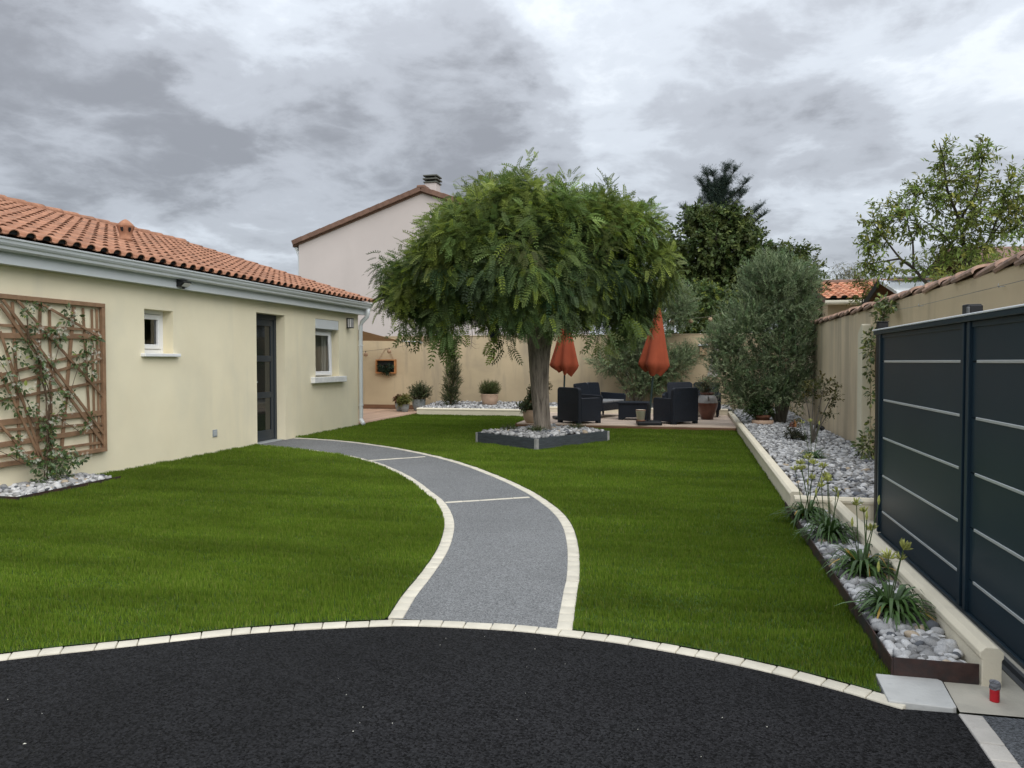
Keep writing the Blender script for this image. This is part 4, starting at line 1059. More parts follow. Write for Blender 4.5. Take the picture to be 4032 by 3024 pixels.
for k in range(8): link('ridge_tile', rdg, None, orf, loc=(ox0 + k * .4, oy + 3.0, oz + 3 * osl + .02))

sh = thing('garden_shed', 'dark wooden shed gable with pale zinc roof behind the right wall', 'shed')
sx, sy_, sz_ = 3.34, 15.0, 2.86
s1 = MB().extrude([(15.0, 2.86), (13.78, 2.545), (13.78, 2.525), (15.0, 2.84)], 'x', sx, sx + 2.2).build('roof', 'zinc_white', sh)
MB().extrude([(15.01, 2.875), (13.75, 2.552), (13.75, 2.50), (15.01, 2.82)], 'x', sx - .03, sx - .001).build('barge_board', 'zinc_white', s1)
s2 = MB().extrude([(15.02, 2.857), (16.45, 2.475), (16.45, 2.45), (15.02, 2.832)], 'x', sx - .02, sx + 2.2).build('back_roof', 'wood_brown', sh)
MB().extrude([(15.03, 2.87), (16.45, 2.49), (16.45, 2.36), (15.03, 2.74)], 'x', sx - .05, sx - .021).build('barge_board', 'black_plastic_and_shade', s2)
gbl = MB(); gbl.extrude([(13.95, -.05), (16.3, -.05), (16.3, 2.40), (15.0, 2.76), (13.95, 2.45)], 'x', sx + .35, sx + 2.1); gbl.build('wall', 'wood_brown', sh)
rp = box('ridge_sheet', 'zinc_white', sh, sx + .12, sx + 1.2, sy_ - .25, sy_ + .12, 2.885, 2.90); rp.rotation_euler = (0, 0, 0)
MB().lathe([(.02, 0), (.02, .06)], (sx + .5, sy_ - .1, 2.90), 8).build('roof_bolt', 'black_plastic_and_shade', sh)

bh = thing('far_house', 'beige house with brown roof half hidden behind the fruit tree', 'house')
box('wall', 'render_pale', bh, 8.3, 14, 23.0, 31, -.05, 4.05)
brf = MB(); brf.quad((7.9, 22.6, 3.98), (14.4, 22.6, 3.98), (14.4, 27, 5.0), (7.9, 27, 5.0)); brf.quad((7.9, 22.6, 3.98), (7.9, 27, 5.0), (7.9, 27, 4.90), (7.9, 22.6, 3.88)); brf.quad((7.9, 22.6, 3.88), (14.4, 22.6, 3.88), (14.4, 22.6, 3.98), (7.9, 22.6, 3.98)); brf.quad((7.9, 31.4, 3.98), (14.4, 31.4, 3.98), (14.4, 27, 5.0), (7.9, 27, 5.0))
brf.build('roof', 'tile_brown', bh, fix=False)
# ============================================================ GARDEN FURNITURE
DZ = 0.094
def round_top(w, z0, z1, r, n=5):
    pts = [(-w / 2, z0), (w / 2, z0)]
    for k in range(n + 1):
        t = math.pi / 2 * k / n; pts.append((w / 2 - r + r * math.cos(t), z1 - r + r * math.sin(t)))
    for k in range(n + 1):
        t = math.pi / 2 + math.pi / 2 * k / n; pts.append((-w / 2 + r + r * math.cos(t), z1 - r + r * math.sin(t)))
    return pts
def armchair(label, loc, rz):
    """faces local +y; woven resin panels down to short corner feet"""
    t = thing('armchair', label, 'armchair', loc, rz, 'dark woven armchairs on the deck')
    W_, D_2 = .70, .64
    b = round_top(W_, .045, .76, .07); 
    MB().extrude(b, 'y', -D_2 / 2, -D_2 / 2 + .085).build('backrest', 'rattan_dark', t, .012, 2)
    for s_ in (-1, 1):
        x0, x1 = sorted((s_ * .345, s_ * .255))
        pr = [(-D_2 / 2 + .087, .045), (D_2 / 2, .045)]
        for k in range(5):
            a = math.pi / 2 * k / 4; pr.append((D_2 / 2 - .05 + .05 * math.cos(a), .54 - .05 + .05 * math.sin(a)))
        pr += [(-D_2 / 2 + .087, .535)]
        MB().extrude(pr, 'x', x0, x1).build('armrest', 'rattan_dark', t, .010, 2)
        for y0 in (-D_2 / 2 + .004, D_2 / 2 - .092):
            box('foot', 'rattan_dark', t, x0 + .002, x1 - .002 , y0, y0 + .088, 0, .0445, .003)
    box('seat', 'rattan_sky_sheen', t, -.253, .253, -.23, .30, .30, .36, .015, 2)
    box('apron', 'rattan_dark', t, -.253, .253, .27, .315, .06, .299, .006)
    return t
a1 = armchair('dark woven armchair on the left of the deck, its back beside the tree trunk', (-2.30, 16.27, DZ), 0)
a1.rotation_euler.z = math.atan2(.75, .66) - math.pi / 2
a2 = armchair('dark woven armchair on the right of the deck beside the brown jar', (-.29, 16.62, DZ), 0)
a2.rotation_euler.z = math.atan2(.72, -.69) - math.pi / 2
def sofa(label, loc, rz):
    t = thing('sofa', label, 'sofa', loc, rz, 'dark woven garden sofas on the deck')
    W_ = 1.34
    for s_ in (-1, 1):
        bk = MB().extrude([(s_ * .008, .34), (s_ * .60, .34), (s_ * .625, .74), (s_ * .60, .785), (s_ * .07, .80), (s_ * .008, .755)], 'y', -.035, .035)
        o = bk.build('backrest', 'rattan_dark', t, .012, 2); o.location = (0, -.27, .02); o.rotation_euler = (R(11), 0, 0)
        pr = [(-.30, .17), (.30, .17), (.32, .50), (.29, .535), (-.33, .56)]
        x0, x1 = sorted((s_ * .60, s_ * .67)); MB().extrude(pr, 'x', x0, x1).build('armrest', 'rattan_dark', t, .010, 2)
        x0, x1 = sorted((s_ * .01, s_ * .597)); box('seat_sheen', 'rattan_sky_sheen', t, x0, x1, -.22, .30, .352, .395, .012, 2)  # added thin panel, its pale colour imitates sky reflected on the dark seat
        for y0 in (-.26, .22):
            MB().lathe([(.022, 0), (.034, .169)], (s_ * .60, y0, 0), 10).build('leg', 'rattan_dark', t)
    box('seat', 'rattan_dark', t, -.598, .598, -.28, .31, .17, .351, .012, 2)
    return t
s1_ = sofa('dark woven sofa behind the left armchair, turned sideways to the table', (-2.02, 18.15, DZ), 0)
s1_.rotation_euler.z = math.atan2(-.33, .94) - math.pi / 2
s2_ = sofa('dark woven two-seat sofa at the back of the deck behind the right armchair', (.05, 18.82, DZ), R(176))
tb_ = thing('coffee_table', 'low dark woven coffee table between the armchairs', 'table', (-1.22, 17.5, DZ))
box('top', 'rattan_dark', tb_, -.36, .36, -.28, .28, .36, .40, .012, 2)
for s_ in (-1, 1):
    pr = [(-.335, 0), (-.22, 0), (-.20, .045), (-.16, .055), (.16, .055), (.20, .045), (.22, 0), (.335, 0), (.335, .358), (-.335, .358)]
    y0, y1 = sorted((s_ * .255, s_ * .215)); MB().extrude(pr, 'y', y0, y1).build('side_panel', 'rattan_dark', tb_, .004)
    x0, x1 = sorted((s_ * .335, s_ * .295)); box('end_panel', 'rattan_dark', tb_, x0, x1, -.213, .213, .05, .358, .004)

def parasol(label, loc, lean, rz, h0, h1, seed, base_kind):
    t = thing('parasol', label, 'parasol', loc, rz, 'closed rust parasols on the deck')
    r = random.Random(seed)
    ph = [r.uniform(0, 6.28) for _ in range(4)]
    m = MB(); n = 64; rows = 22
    for i in range(rows + 1):
        u = i / rows
        for k in range(n):
            a = 2 * math.pi * k / n
            pl = math.cos(6 * a + ph[0] + 1.3 * math.sin(a + ph[1]) + .5 * math.sin(2 * a + ph[3]))
            sharp = (abs(pl) ** .6) * (1 if pl > 0 else -1)
            Rr = .036 + .240 * min(u / .87, 1) ** 1.0
            tuck = max(0, (u - .87) / .13)
            Rr *= 1 - .50 * tuck ** 1.2
            Rr *= 1 + (.05 + .14 * u) * sharp + .05 * u * math.sin(2 * a + ph[2])
            z = h1 - (h1 - h0) * u * (1 - .05 * (.5 - .5 * pl) * tuck - .05 * tuck * math.sin(a + ph[3]))
            m.v.append((Rr * math.cos(a) * 1.08, Rr * math.sin(a) * .9, z))
    for i in range(rows):
        for k in range(n):
            a0 = i * n + k; a1_ = i * n + (k + 1) % n; m.f.append((a0, a1_, a1_ + n, a0 + n))
    pole = MB().tube([(0, 0, .1), (0, 0, h1 + .03)], .021, 12)
    tilt = bpy.data.objects.new('mast', None); COL.objects.link(tilt); tilt.parent = t; tilt.rotation_euler = lean
    m.build('canopy', 'canvas_rust', tilt, fix=False, smooth=True)
    pole.build('pole', 'pole_green', tilt)
    MB().lathe([(.0, .0), (.026, .01), (.02, .05), (.012, .08)], (0, 0, h1 + .0), 12).build('finial', 'black_plastic_and_shade', tilt)
    MB().lathe([(.034, 0), (.034, .16)], (0, 0, h0 + .02), 12).build('runner', 'black_plastic_and_shade', tilt)
    if base_kind:
        MB().box(-.25, .25, -.25, .25, 0, .075).build('base', 'black_plastic_and_shade', t, .018, 2)
        MB().lathe([(.045, .0755), (.038, .10), (.036, .42), (.03, .43)], (0, 0, 0), 16).build('socket', 'black_plastic_and_shade', t)
    else:
        MB().box(-.22, .22, -.22, .22, 0, .06).build('base', 'black_plastic_and_shade', t, .018, 2)
        MB().lathe([(.04, .0605), (.034, .08), (.03, .35)], (0, 0, 0), 16).build('socket', 'black_plastic_and_shade', t)
    return t
parasol('closed rust orange parasol right of the coffee table, on black slab base', (-.82, 16.10, DZ), (R(0), R(4.5), 0), R(8), 1.06, 2.42, 5, 1)
parasol('closed rust orange parasol beside the tree trunk behind the left armchair', (-2.80, 17.25, DZ), (0, R(1.5), 0), R(20), 1.03, 2.40, 9, 0)

# ------------------------------------------------------------ pots and jars
def pot(name, label, loc, prof, m, soil_z, soil_r, flute=0.0, sides=28, group=None, cat='pot', rim=None):
    t = thing(name, label, cat, loc, 0, group)
    MB().lathe(prof, (0, 0, 0), sides, flute, cap=False).build('body', m, t, smooth=flute == 0)
    MB().lathe([(soil_r, soil_z), (soil_r * .5, soil_z + .012), (0.001, soil_z + .015)], (0, 0, 0), sides, cap=False).build('soil', 'soil', t)
    return t
zp = lambda s, h: [(.001, 0), (.30 * s, 0), (.34 * s, .02), (.46 * s, h * .45), (.50 * s, h * .96), (.52 * s, h), (.47 * s, h), (.46 * s, h * .85)]
P_big = pot('zinc_pot', 'large ribbed zinc pot beside the low cream wall', (-7.26, 19.95, .046), zp(.37, .32), 'pot_zinc', .285, .165, .025, 40, 'ribbed zinc pots')
P_mid = pot('zinc_pot', 'small ribbed zinc pot in front of the other zinc pots', (-7.48, 19.45, .046), zp(.245, .205), 'pot_zinc', .18, .105, .02, 36, 'ribbed zinc pots')
P_sml = pot('zinc_pot', 'ribbed zinc pot leftmost of the three by the deck', (-7.74, 19.75, .046), zp(.26, .255), 'pot_zinc', .225, .112, .02, 36, 'ribbed zinc pots')
P_lav = pot('round_pot', 'pale pink pot standing on the back pebble bed', (-5.26, 20.0, .21), [(.001, 0), (.155, 0), (.19, .05), (.225, .20), (.228, .29), (.235, .30), (.235, .315), (.212, .315), (.208, .27)], 'pot_pink', .29, .205)
P_tree = pot('round_pot', 'pale pink rounded pot on the deck corner left of the tree', (-3.28, 16.02, DZ), [(.001, 0), (.115, 0), (.15, .03), (.185, .12), (.19, .20), (.178, .265), (.182, .275), (.165, .275), (.16, .24)], 'pot_pink', .25, .158)
P_cr = pot('cream_pot', 'small cream pot with brown rim standing on the parasol base', (-.98, 15.98, DZ + .0755), [(.001, .022), (.076, .022), (.10, .215), (.106, .217), (.106, .236), (.094, .236), (.09, .20)], 'pot_cream', .21, .09)
MB().lathe([(.001, 0), (.085, 0), (.098, .018), (.088, .0215), (.001, .0215)], (0, 0, 0), 28, cap=False).build('saucer', 'pot_terracotta', P_cr, smooth=True)
MB().lathe([(.1075, .222), (.1085, .229), (.1075, .2365), (.095, .2375)], (0, 0, 0), 28, cap=False).build('rim', 'pot_terracotta', P_cr)
jar = thing('jar', 'big glossy brown clay jar with handles at the right of the deck', 'jar', (.39, 17.85, DZ))
MB().lathe([(.001, 0), (.125, 0), (.135, .01), (.18, .15), (.225, .29), (.232, .37), (.215, .46), (.18, .525), (.15, .555), (.15, .575), (.175, .59), (.175, .605), (.155, .608), (.14, .57), (.14, .50)], (0, 0, 0), 36, cap=False).build('body', 'ceramic_brown', jar, smooth=True)
MB().lathe([(.2335, .375), (.2175, .46), (.182, .526), (.153, .5555)], (0, 0, 0), 36, cap=False).build('glaze_band', 'ceramic_grey', jar, smooth=True)
for a in (185, 5, 95, 275):
    ca, sa = math.cos(R(a)), math.sin(R(a))
    MB().tube([(.19 * ca, .19 * sa, .52), (.235 * ca, .235 * sa, .535), (.25 * ca, .25 * sa, .49), (.222 * ca, .222 * sa, .445)], .017, 8).build('handle', 'ceramic_grey', jar, smooth=True)
tpb = pot('terracotta_pot', 'terracotta pot in a wide saucer ring on pebbles left of the olive', (1.40, 15.75, .13), [(.001, 0), (.12, 0), (.135, .17), (.155, .175), (.155, .225), (.135, .225), (.13, .19)], 'pot_terracotta', .20, .13)
MB().lathe([(.17, .0), (.205, .01), (.208, .125), (.19, .127), (.185, .03)], (0, 0, 0), 32, cap=False).build('outer_ring', 'pot_pink', tpb, smooth=True)
# small wooden ornament
orn = thing('ornament', 'small wooden and stone ornament standing at the olive foot', 'ornament', (1.90, 14.9, .13))
for s_ in (-1, 1):
    MB().lathe([(.001, 0), (.05, .01), (.058, .06), (.045, .12), (.015, .16), (.001, .165)], (s_ * .055, 0, 0), 14).build('stone', 'ceramic_grey' if s_ > 0 else 'ceramic_brown', orn, smooth=True)
MB().tube([(0, -.02, 0), (.004, -.02, .10), (-.02, -.02, .21)], [.016, .022, .008], 8).build('stake', 'wood_orange', orn)
MB().tube([(0, -.02, .08), (.025, -.02, .15), (.035, -.02, .20)], [.014, .014, .006], 8).build('stake', 'wood_birdhouse', orn)
sp = thing('spotlight', 'small black garden spotlight on the pebbles by the right wall', 'lamp', (2.26, 14.3, .14))
MB().tube([(0, 0, 0), (0, 0, .08)], .008, 8).build('spike', 'black_plastic_and_shade', sp)
MB().tube([(.03, -.02, .075), (-.03, .02, .115), (-.065, .05, .125)], [.035, .042, .045], 12).build('head', 'black_plastic_and_shade', sp)

# ------------------------------------------------------------ hung things
wp = thing('wall_planter', 'wooden box frame planted with dark leaves, hung by rope on back wall', 'planter', (-8.46, WY, 1.06))
for a in ((-.30, .30, 0, .035), (-.30, .30, .365, .40)): box('frame_board', 'wood_orange', wp, a[0], a[1], -.13, -.012, a[2], a[3], .003)
for a in ((-.30, -.265), (.265, .30)): box('frame_board', 'wood_orange', wp, a[0], a[1], -.129, -.013, .036, .364, .003)
box('back_board', 'black_plastic_and_shade', wp, -.264, .264, -.03, -.013, .036, .364)
MB().tube([(-.24, -.04, .40), (-.10, -.02, .62), (-.03, -.015, .72), (.05, -.015, .70), (.12, -.02, .60), (.23, -.04, .40)], .008, 6).build('rope', 'rope', wp)
bhs = thing('birdhouse', 'small wooden nest box with round hole on the back wall', 'birdhouse', (.33, WY, 1.575))
box('body', 'wood_birdhouse', bhs, -.085, .085, -.15, -.004, 0, .225, .004)
rfb = MB().extrude([(-.19, .228), (-.004, .262), (-.004, .285), (-.19, .251)], 'x', -.115, .115).build('roof', 'white_lacquer', bhs, .003)
hh = MB().lathe([(.022, 0), (.022, .004)], (0, 0, 0), 16).build('hole', 'black_plastic_and_shade', bhs); hh.rotation_euler = (R(90), 0, 0); hh.location = (0, -.1505, .165)
ms = thing('mosaic_panel', 'narrow panel of bright mosaic pieces hung on the back wall beside the nest box', 'panel', (.70, WY, 1.0))
MB().extrude([(-.26, 0), (.0, .0), (.05, 1.02), (-.03, 1.05), (-.09, .75)], 'y', -.03, -.004).build('panel', 'mosaic', ms)
box('rod', 'black_plastic_and_shade', ms, -.085, -.075, -.045, -.031, .32, .95)

sail = thing('shade_sail', 'tan triangular shade sail stretched from house to back wall', 'sail')
A_, B_, C_ = Vector((-11.8, 16.2, 3.35)), Vector((-11.8, 20.45, 1.93)), Vector((-7.85, 20.2, 1.965))
m = MB(); n = 14; idx = {}
mid = (A_ + B_ + C_) / 3
for i in range(n + 1):
    for j in range(n + 1 - i):
        u, v_ = i / n, j / n; w_ = 1 - u - v_
        p = A_ * w_ + B_ * u + C_ * v_
        e = 4 * (u * v_ + v_ * w_ + w_ * u) / 1.333
        edge = min(u, v_, w_)
        pull = .10 * (4 * u * v_ * (w_ < .001) + 4 * v_ * w_ * (u < .001) + 4 * w_ * u * (v_ < .001))
        f_ = .09 * max(4 * u * v_ * (1 - w_) ** 6, 4 * v_ * w_ * (1 - u) ** 6, 4 * w_ * u * (1 - v_) ** 6)
        p = p + (mid - p) * f_ - Vector((0, 0, .10 * e * (1 if edge > 0 else 0) * edge * 3))
        idx[i, j] = len(m.v); m.v.append(tuple(p))
for i in range(n):
    for j in range(n - i):
        m.f.append((idx[i, j], idx[i + 1, j], idx[i, j + 1]))
        if j < n - i - 1: m.f.append((idx[i + 1, j], idx[i + 1, j + 1], idx[i, j + 1]))
m.build('canvas', 'canvas_tan', sail, fix=False, smooth=True)
MB().tube([C_, C_ + Vector((.18, .1, .0)), (-7.42, WY - .01, 1.955)], .012, 6).build('turnbuckle', 'alu_strip', sail)
box('wall_plate', 'alu_strip', sail, -7.46, -7.38, WY - .022, WY - .001, 1.915, 1.995)
MB().tube([(-7.66, 20.30, 1.955), (-7.66, 20.30, 1.83)], .022, 8).build('hook', 'black_plastic_and_shade', sail)
def garland(label, pts, balls):
    t = thing('string_lights', label, 'string lights')
    C = catmull(pts, 8); MB().tube([tuple(p) for p in C], .005, 5).build('cable', 'cable', t)
    for b in balls:
        bm = bmesh.new(); bmesh.ops.create_icosphere(bm, subdivisions=2, radius=.062); me = bpy.data.meshes.new('ball'); bm.to_mesh(me); bm.free(); me.materials.append(MATS['rattan_ball'])
        o = link('ball', me, None, t, loc=b, smooth=True)
        MB().tube([(b[0], b[1], b[2] + .055), (b[0], b[1], b[2] + .10)], .012, 6).build('socket', 'black_plastic_and_shade', t)
garland('string of rattan balls below the tan sail along the back wall', [(-10.5, 20.35, 1.62), (-9.2, 20.35, 1.68), (-8.05, 20.3, 1.80), (-7.6, 20.2, 1.90), (-7.0, 19.6, 2.05), (-6.4, 18.6, 2.5)], [(-9.0, 20.35, 1.60), (-8.28, 20.33, 1.69), (-7.05, 19.65, 1.99)])
garland('string of rattan balls in front of the hedge above the nest box', [(-1.6, 19.6, 2.66), (-.5, 20.0, 2.50), (.0, 20.1, 2.50), (.5, 20.2, 2.55), (1.2, 20.3, 2.75)], [(-.85, 19.95, 2.40), (-.45, 20.0, 2.41), (.02, 20.1, 2.43), (.50, 20.2, 2.47)])
ln_ = thing('hanging_lantern', 'dark blue pointed lantern with red tassel hanging in the tree', 'lantern', (-3.28, 12.75, 1.68)); ln_.scale = (.72, .72, .85)
m = MB().lathe([(.001, 0), (.05, .07), (.15, .30), (.11, .40), (.02, .55), (.001, .56)], (0, 0, 0), 8); m.build('body', 'navy', ln_)
MB().tube([(0, 0, .55), (0, 0, 1.2)], .003, 5).build('cord', 'cable', ln_)
MB().tube([(0, 0, 0), (0, 0, -.09)], .004, 5).build('string', 'rope', ln_)
MB().lathe([(.001, -.10), (.014, -.095), (.014, -.085), (.001, -.08)], (0, 0, 0), 10).build('bead', 'red_tassel', ln_)
MB().lathe([(.014, -.29), (.017, -.20), (.010, -.115), (.006, -.10)], (0, 0, 0), 12).build('tassel', 'red_tassel', ln_)
# ============================================================ VEGETATION
def in_lobes(lobes, n, shell=0.35):
    """points inside a set of ellipsoids, biased to their rims; also the outward direction"""
    vol = np.array([r[0] * r[1] * r[2] for _, r in lobes]) ** (2 / 3); k = rng.choice(len(lobes), n, p=vol / vol.sum())
    C = np.array([c for c, _ in lobes])[k]; Rr = np.array([r for _, r in lobes])[k]
    d = rdir(n); u = rng.random(n) ** shell
    return C + d * Rr * u[:, None], unit(d / Rr)
def sprays(lobes, m, per, tlen, size, tmpl, base, spread=.25, alt=None, palt=0, up=0.0, droop=0.0, shell=.35, svar=.25, out=1.0, ang=.8):
    """m twigs of `per` leaves each; twig direction = outward + up - droop"""
    T, O = in_lobes(lobes, m, shell)
    d = unit(out * O + .55 * rdir(m) + np.array([0, 0, up - droop]))
    L_ = tlen * rng.uniform(.6, 1.3, m)
    s = T - d * L_[:, None] * .5
    u = np.tile(np.linspace(.08, 1, per), m); tw = np.repeat(np.arange(m), per)
    P = s[tw] + d[tw] * (u * L_[tw])[:, None]
    P[:, 2] -= droop * .35 * (u ** 2) * L_[tw]
    side = unit(np.cross(d[tw], rdir(m * per)))
    D = unit(d[tw] * (1.0 - .35 * ang) + side * ang + rng.standard_normal((m * per, 3)) * .15 + np.array([0, 0, -droop * .6]))
    Nn = unit(rdir(m * per) * .7 + np.array([0, 0, 1.0]) + O[tw] * .4)
    S_ = size * np.exp(rng.normal(0, svar, m * per)) * (1 - .35 * np.abs(u - .45))
    bright = tints(m, base, spread, alt, palt)
    col = bright[tw] * (1 + .12 * rng.standard_normal((m * per, 1)))
    return leaves(P, D, Nn, S_, tmpl[0], tmpl[1], np.clip(col, .003, .9)), (s, s + d * L_[:, None])
def twig_mesh(segs, r=.004, keep=1.0):
    a, b = segs; k = rng.random(len(a)) < keep; m = MB()
    for p, q in zip(a[k], b[k]): m.tube([p, q], [r, r * .4], 4, cap=False)
    return m
def limbs(root, tips, r0, r1, m=None, bend=.25, sides=8, n=6, rt=None):
    m = m or MB()
    for t in tips:
        a = Vector(root); b = Vector(t); d = b - a
        c = a + d * .5 + Vector((random.uniform(-bend, bend), random.uniform(-bend, bend), random.uniform(0, bend))) * d.length * .5
        pts = bez(a, c, b, n); m.tube(pts, [r0 + (r1 - r0) * i / (n - 1) for i in range(n)], sides)
    return m
def foliage_obj(name, parts, m, parent, kind=None):
    V, F, T = join(parts) if isinstance(parts, list) else parts
    return link(name, np_mesh(name, V, F, T), m, parent, kind=kind)

# ------------------------------------------------------------ the umbrella tree
TX, TY = -2.50, 13.08
tree = thing('umbrella_tree', 'round headed tree with feathery leaves growing from the slate box', 'tree')
tk = MB(); n = 40
prof = [(.05, .185, 0, 0), (.20, .175, 0, 0), (.30, .162, .0, 0), (.55, .163, -.012, 0), (.85, .168, -.035, 0), (1.15, .182, -.05, 0), (1.41, .200, -.055, 0), (1.62, .222, -.05, 0), (1.80, .250, -.04, 0), (1.95, .27, -.02, 0), (2.08, .26, .0, 0), (2.2, .20, .02, 0), (2.3, .10, .02, 0)]
rows = []
for i, (z, r, ox, oy_) in enumerate(prof):
    for k in range(n):
        a = 2 * math.pi * k / n
        rr_ = r * .88 * (1 + .035 * math.sin(7 * a + z * 2.1) + .035 * math.sin(13 * a - z * 2.3) + .03 * math.sin(17 * a + 3 * z) + .05 * math.sin(3 * a + 1.2) * (1 if z > 1.4 else .4))
        if z < .25: rr_ *= 1 + .10 * max(0, math.sin(4 * a + .6))
        tk.v.append((TX + ox + rr_ * math.cos(a), TY + rr_ * math.sin(a), z))
for i in range(len(prof) - 1):
    for k in range(n): tk.f.append((i * n + k, i * n + (k + 1) % n, (i + 1) * n + (k + 1) % n, (i + 1) * n + k))
tips = [(-4.2, 12.6, 3.3), (-3.5, 11.9, 3.6), (-2.4, 11.8, 3.7), (-1.3, 12.4, 3.5), (-.9, 13.6, 3.3), (-1.7, 14.6, 3.5), (-3.2, 14.7, 3.5), (-4.3, 13.8, 3.3), (-2.6, 13.1, 4.3), (-2.0, 12.9, 4.2)]
for t in tips:
    a = Vector((TX + (t[0] - TX) * .06, TY + (t[1] - TY) * .06, 2.02)); b = Vector(t); c = Vector(((a.x * .45 + b.x * .55), (a.y * .45 + b.y * .55), a.z + .35 * (b.z - a.z)))
    tk.tube(bez(a, c, b, 7), [.12, .085, .065, .05, .038, .028, .018], 9)
trunk = tk.build('trunk', 'bark', tree, smooth=True, fix=True)
def pinnate(droop, npair=7):
    v, f = [], []
    def leaflet(x, z, ang, sgn, l, w):
        c, s_ = math.cos(ang), math.sin(ang) * sgn; n0 = len(v)
        for (u, q, h) in ((0, 0, 0), (.42, .5, .03), (1, 0, -.05), (.42, -.5, .03)):
            v.append((x + c * u * l - s_ * q * w, s_ * u * l + c * q * w, z + h * l))
        f.append((n0, n0 + 1, n0 + 2, n0 + 3))
    for i in range(npair):
        x = .16 + .74 * i / (npair - 1); z = -droop * x * x
        l = .27 * (1 - .35 * abs(i / (npair - 1) - .4))
        for sg in (-1, 1): leaflet(x, z, R(62 - 14 * i / npair), sg, l, .092)
    leaflet(.95, -droop * .9, 0, 1, .22, .07)
    # the rachis as a slim ribbon
    n0 = len(v); v += [(0, -.008, 0), (0, .008, 0), (.55, .006, -droop * .30), (.55, -.006, -droop * .30)]; f.append((n0, n0 + 1, n0 + 2, n0 + 3))
    n0 = len(v); v += [(.55, -.006, -droop * .30), (.55, .006, -droop * .30), (.97, .004, -droop * .94), (.97, -.004, -droop * .94)]; f.append((n0, n0 + 1, n0 + 2, n0 + 3))
    return v, f
rng = np.random.default_rng(21)
CC = np.array([-2.86, 13.15]); AR = np.array([2.2, 2.12])
def crown_pt(n, skirt):
    phi = rng.uniform(0, 2 * np.pi, n)
    e = np.stack([np.cos(phi), np.sin(phi)], 1)
    lump = 1 + .06 * np.sin(3 * phi + .4) + .06 * np.sin(5 * phi + 2.0) + .03 * np.sin(9 * phi)
    if skirt:
        t = rng.random(n) ** .8
        hang = .52 + .34 * np.sin(3 * phi + 1.9) * np.sin(7 * phi + .3)
        z = 2.80 - t * hang * .98
        rad = (1.0 - .22 * t ** 1.5) * lump
        nrm_ = np.stack([e[:, 0], e[:, 1], np.full(n, -.25)], 1)
    else:
        th = np.arcsin(rng.random(n) ** .85)            # 0 at the rim
        rad = np.cos(th) ** .8 * lump; z = 2.80 + 1.42 * np.sin(th) ** .92 * (1 + .07 * np.sin(4 * phi + 3 * rad * 3) + .06 * np.sin(2.0 + 7 * rad + phi * 2))
        nrm_ = unit(np.stack([e[:, 0] * np.cos(th), e[:, 1] * np.cos(th), np.sin(th) * 1.3], 1))
    P = np.stack([CC[0] + AR[0] * rad * e[:, 0], CC[1] + AR[1] * rad * e[:, 1], z], 1)
    if not skirt: P[:, 2] -= np.maximum(0, -3.3 - P[:, 0]) * .34
    return P, unit(nrm_)
parts = []
def shoots(P, Nn, per, rad, size, base, alt, palt, droopv):
    m = len(P)
    tw = np.repeat(np.arange(m), per)
    cd = unit(Nn + .25 * rdir(m))
    d = unit(cd[tw] * .55 + rdir(m * per) * .85 + np.array([0, 0, -.10]))
    keep = (d * Nn[tw]).sum(1) > -.35
    tw, d = tw[keep], d[keep]; k = len(tw)
    pos = P[tw] + d * (rad * rng.uniform(.1, .75, k))[:, None] + rng.standard_normal((k, 3)) * .05
    D = unit(d + np.array([0, 0, -droopv]) + .25 * rdir(k))
    N2 = unit(Nn[tw] * .8 + np.array([0, 0, .8]) + .35 * rdir(k))
    S_ = size * rng.uniform(.7, 1.25, k)
    col = tints(m, base, .30, alt, palt)[tw] * (1 + .16 * rng.standard_normal((k, 1)))
    young = (rng.random(k) < .10)[:, None]
    col = np.where(young, np.array([.220, .285, .045]) * (1 + .15 * rng.standard_normal((k, 1))), col)
    half = rng.random(k) < .5
    for h, tmp in ((half, pinnate(.32)), (~half, pinnate(.55, 6))):
        parts.append(leaves(pos[h], D[h], N2[h], S_[h], tmp[0], tmp[1], np.clip(col[h], .004, .5)))
# big rounded clumps, each covered with shoots on its outer side
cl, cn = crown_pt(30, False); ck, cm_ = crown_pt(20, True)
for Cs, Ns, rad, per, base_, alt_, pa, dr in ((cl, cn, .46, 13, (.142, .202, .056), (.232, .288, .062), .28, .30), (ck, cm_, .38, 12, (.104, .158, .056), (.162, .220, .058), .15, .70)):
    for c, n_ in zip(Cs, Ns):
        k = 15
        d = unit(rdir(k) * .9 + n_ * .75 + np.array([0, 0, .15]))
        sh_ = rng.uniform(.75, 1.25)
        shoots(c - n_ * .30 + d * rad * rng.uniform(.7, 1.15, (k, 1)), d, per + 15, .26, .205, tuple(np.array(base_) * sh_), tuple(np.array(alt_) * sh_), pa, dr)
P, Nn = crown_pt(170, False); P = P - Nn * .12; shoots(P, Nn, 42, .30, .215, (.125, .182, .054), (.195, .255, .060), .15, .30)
P, Nn = crown_pt(110, True); P = P - Nn * .10; shoots(P, Nn, 42, .28, .215, (.080, .125, .052), None, 0, .75)
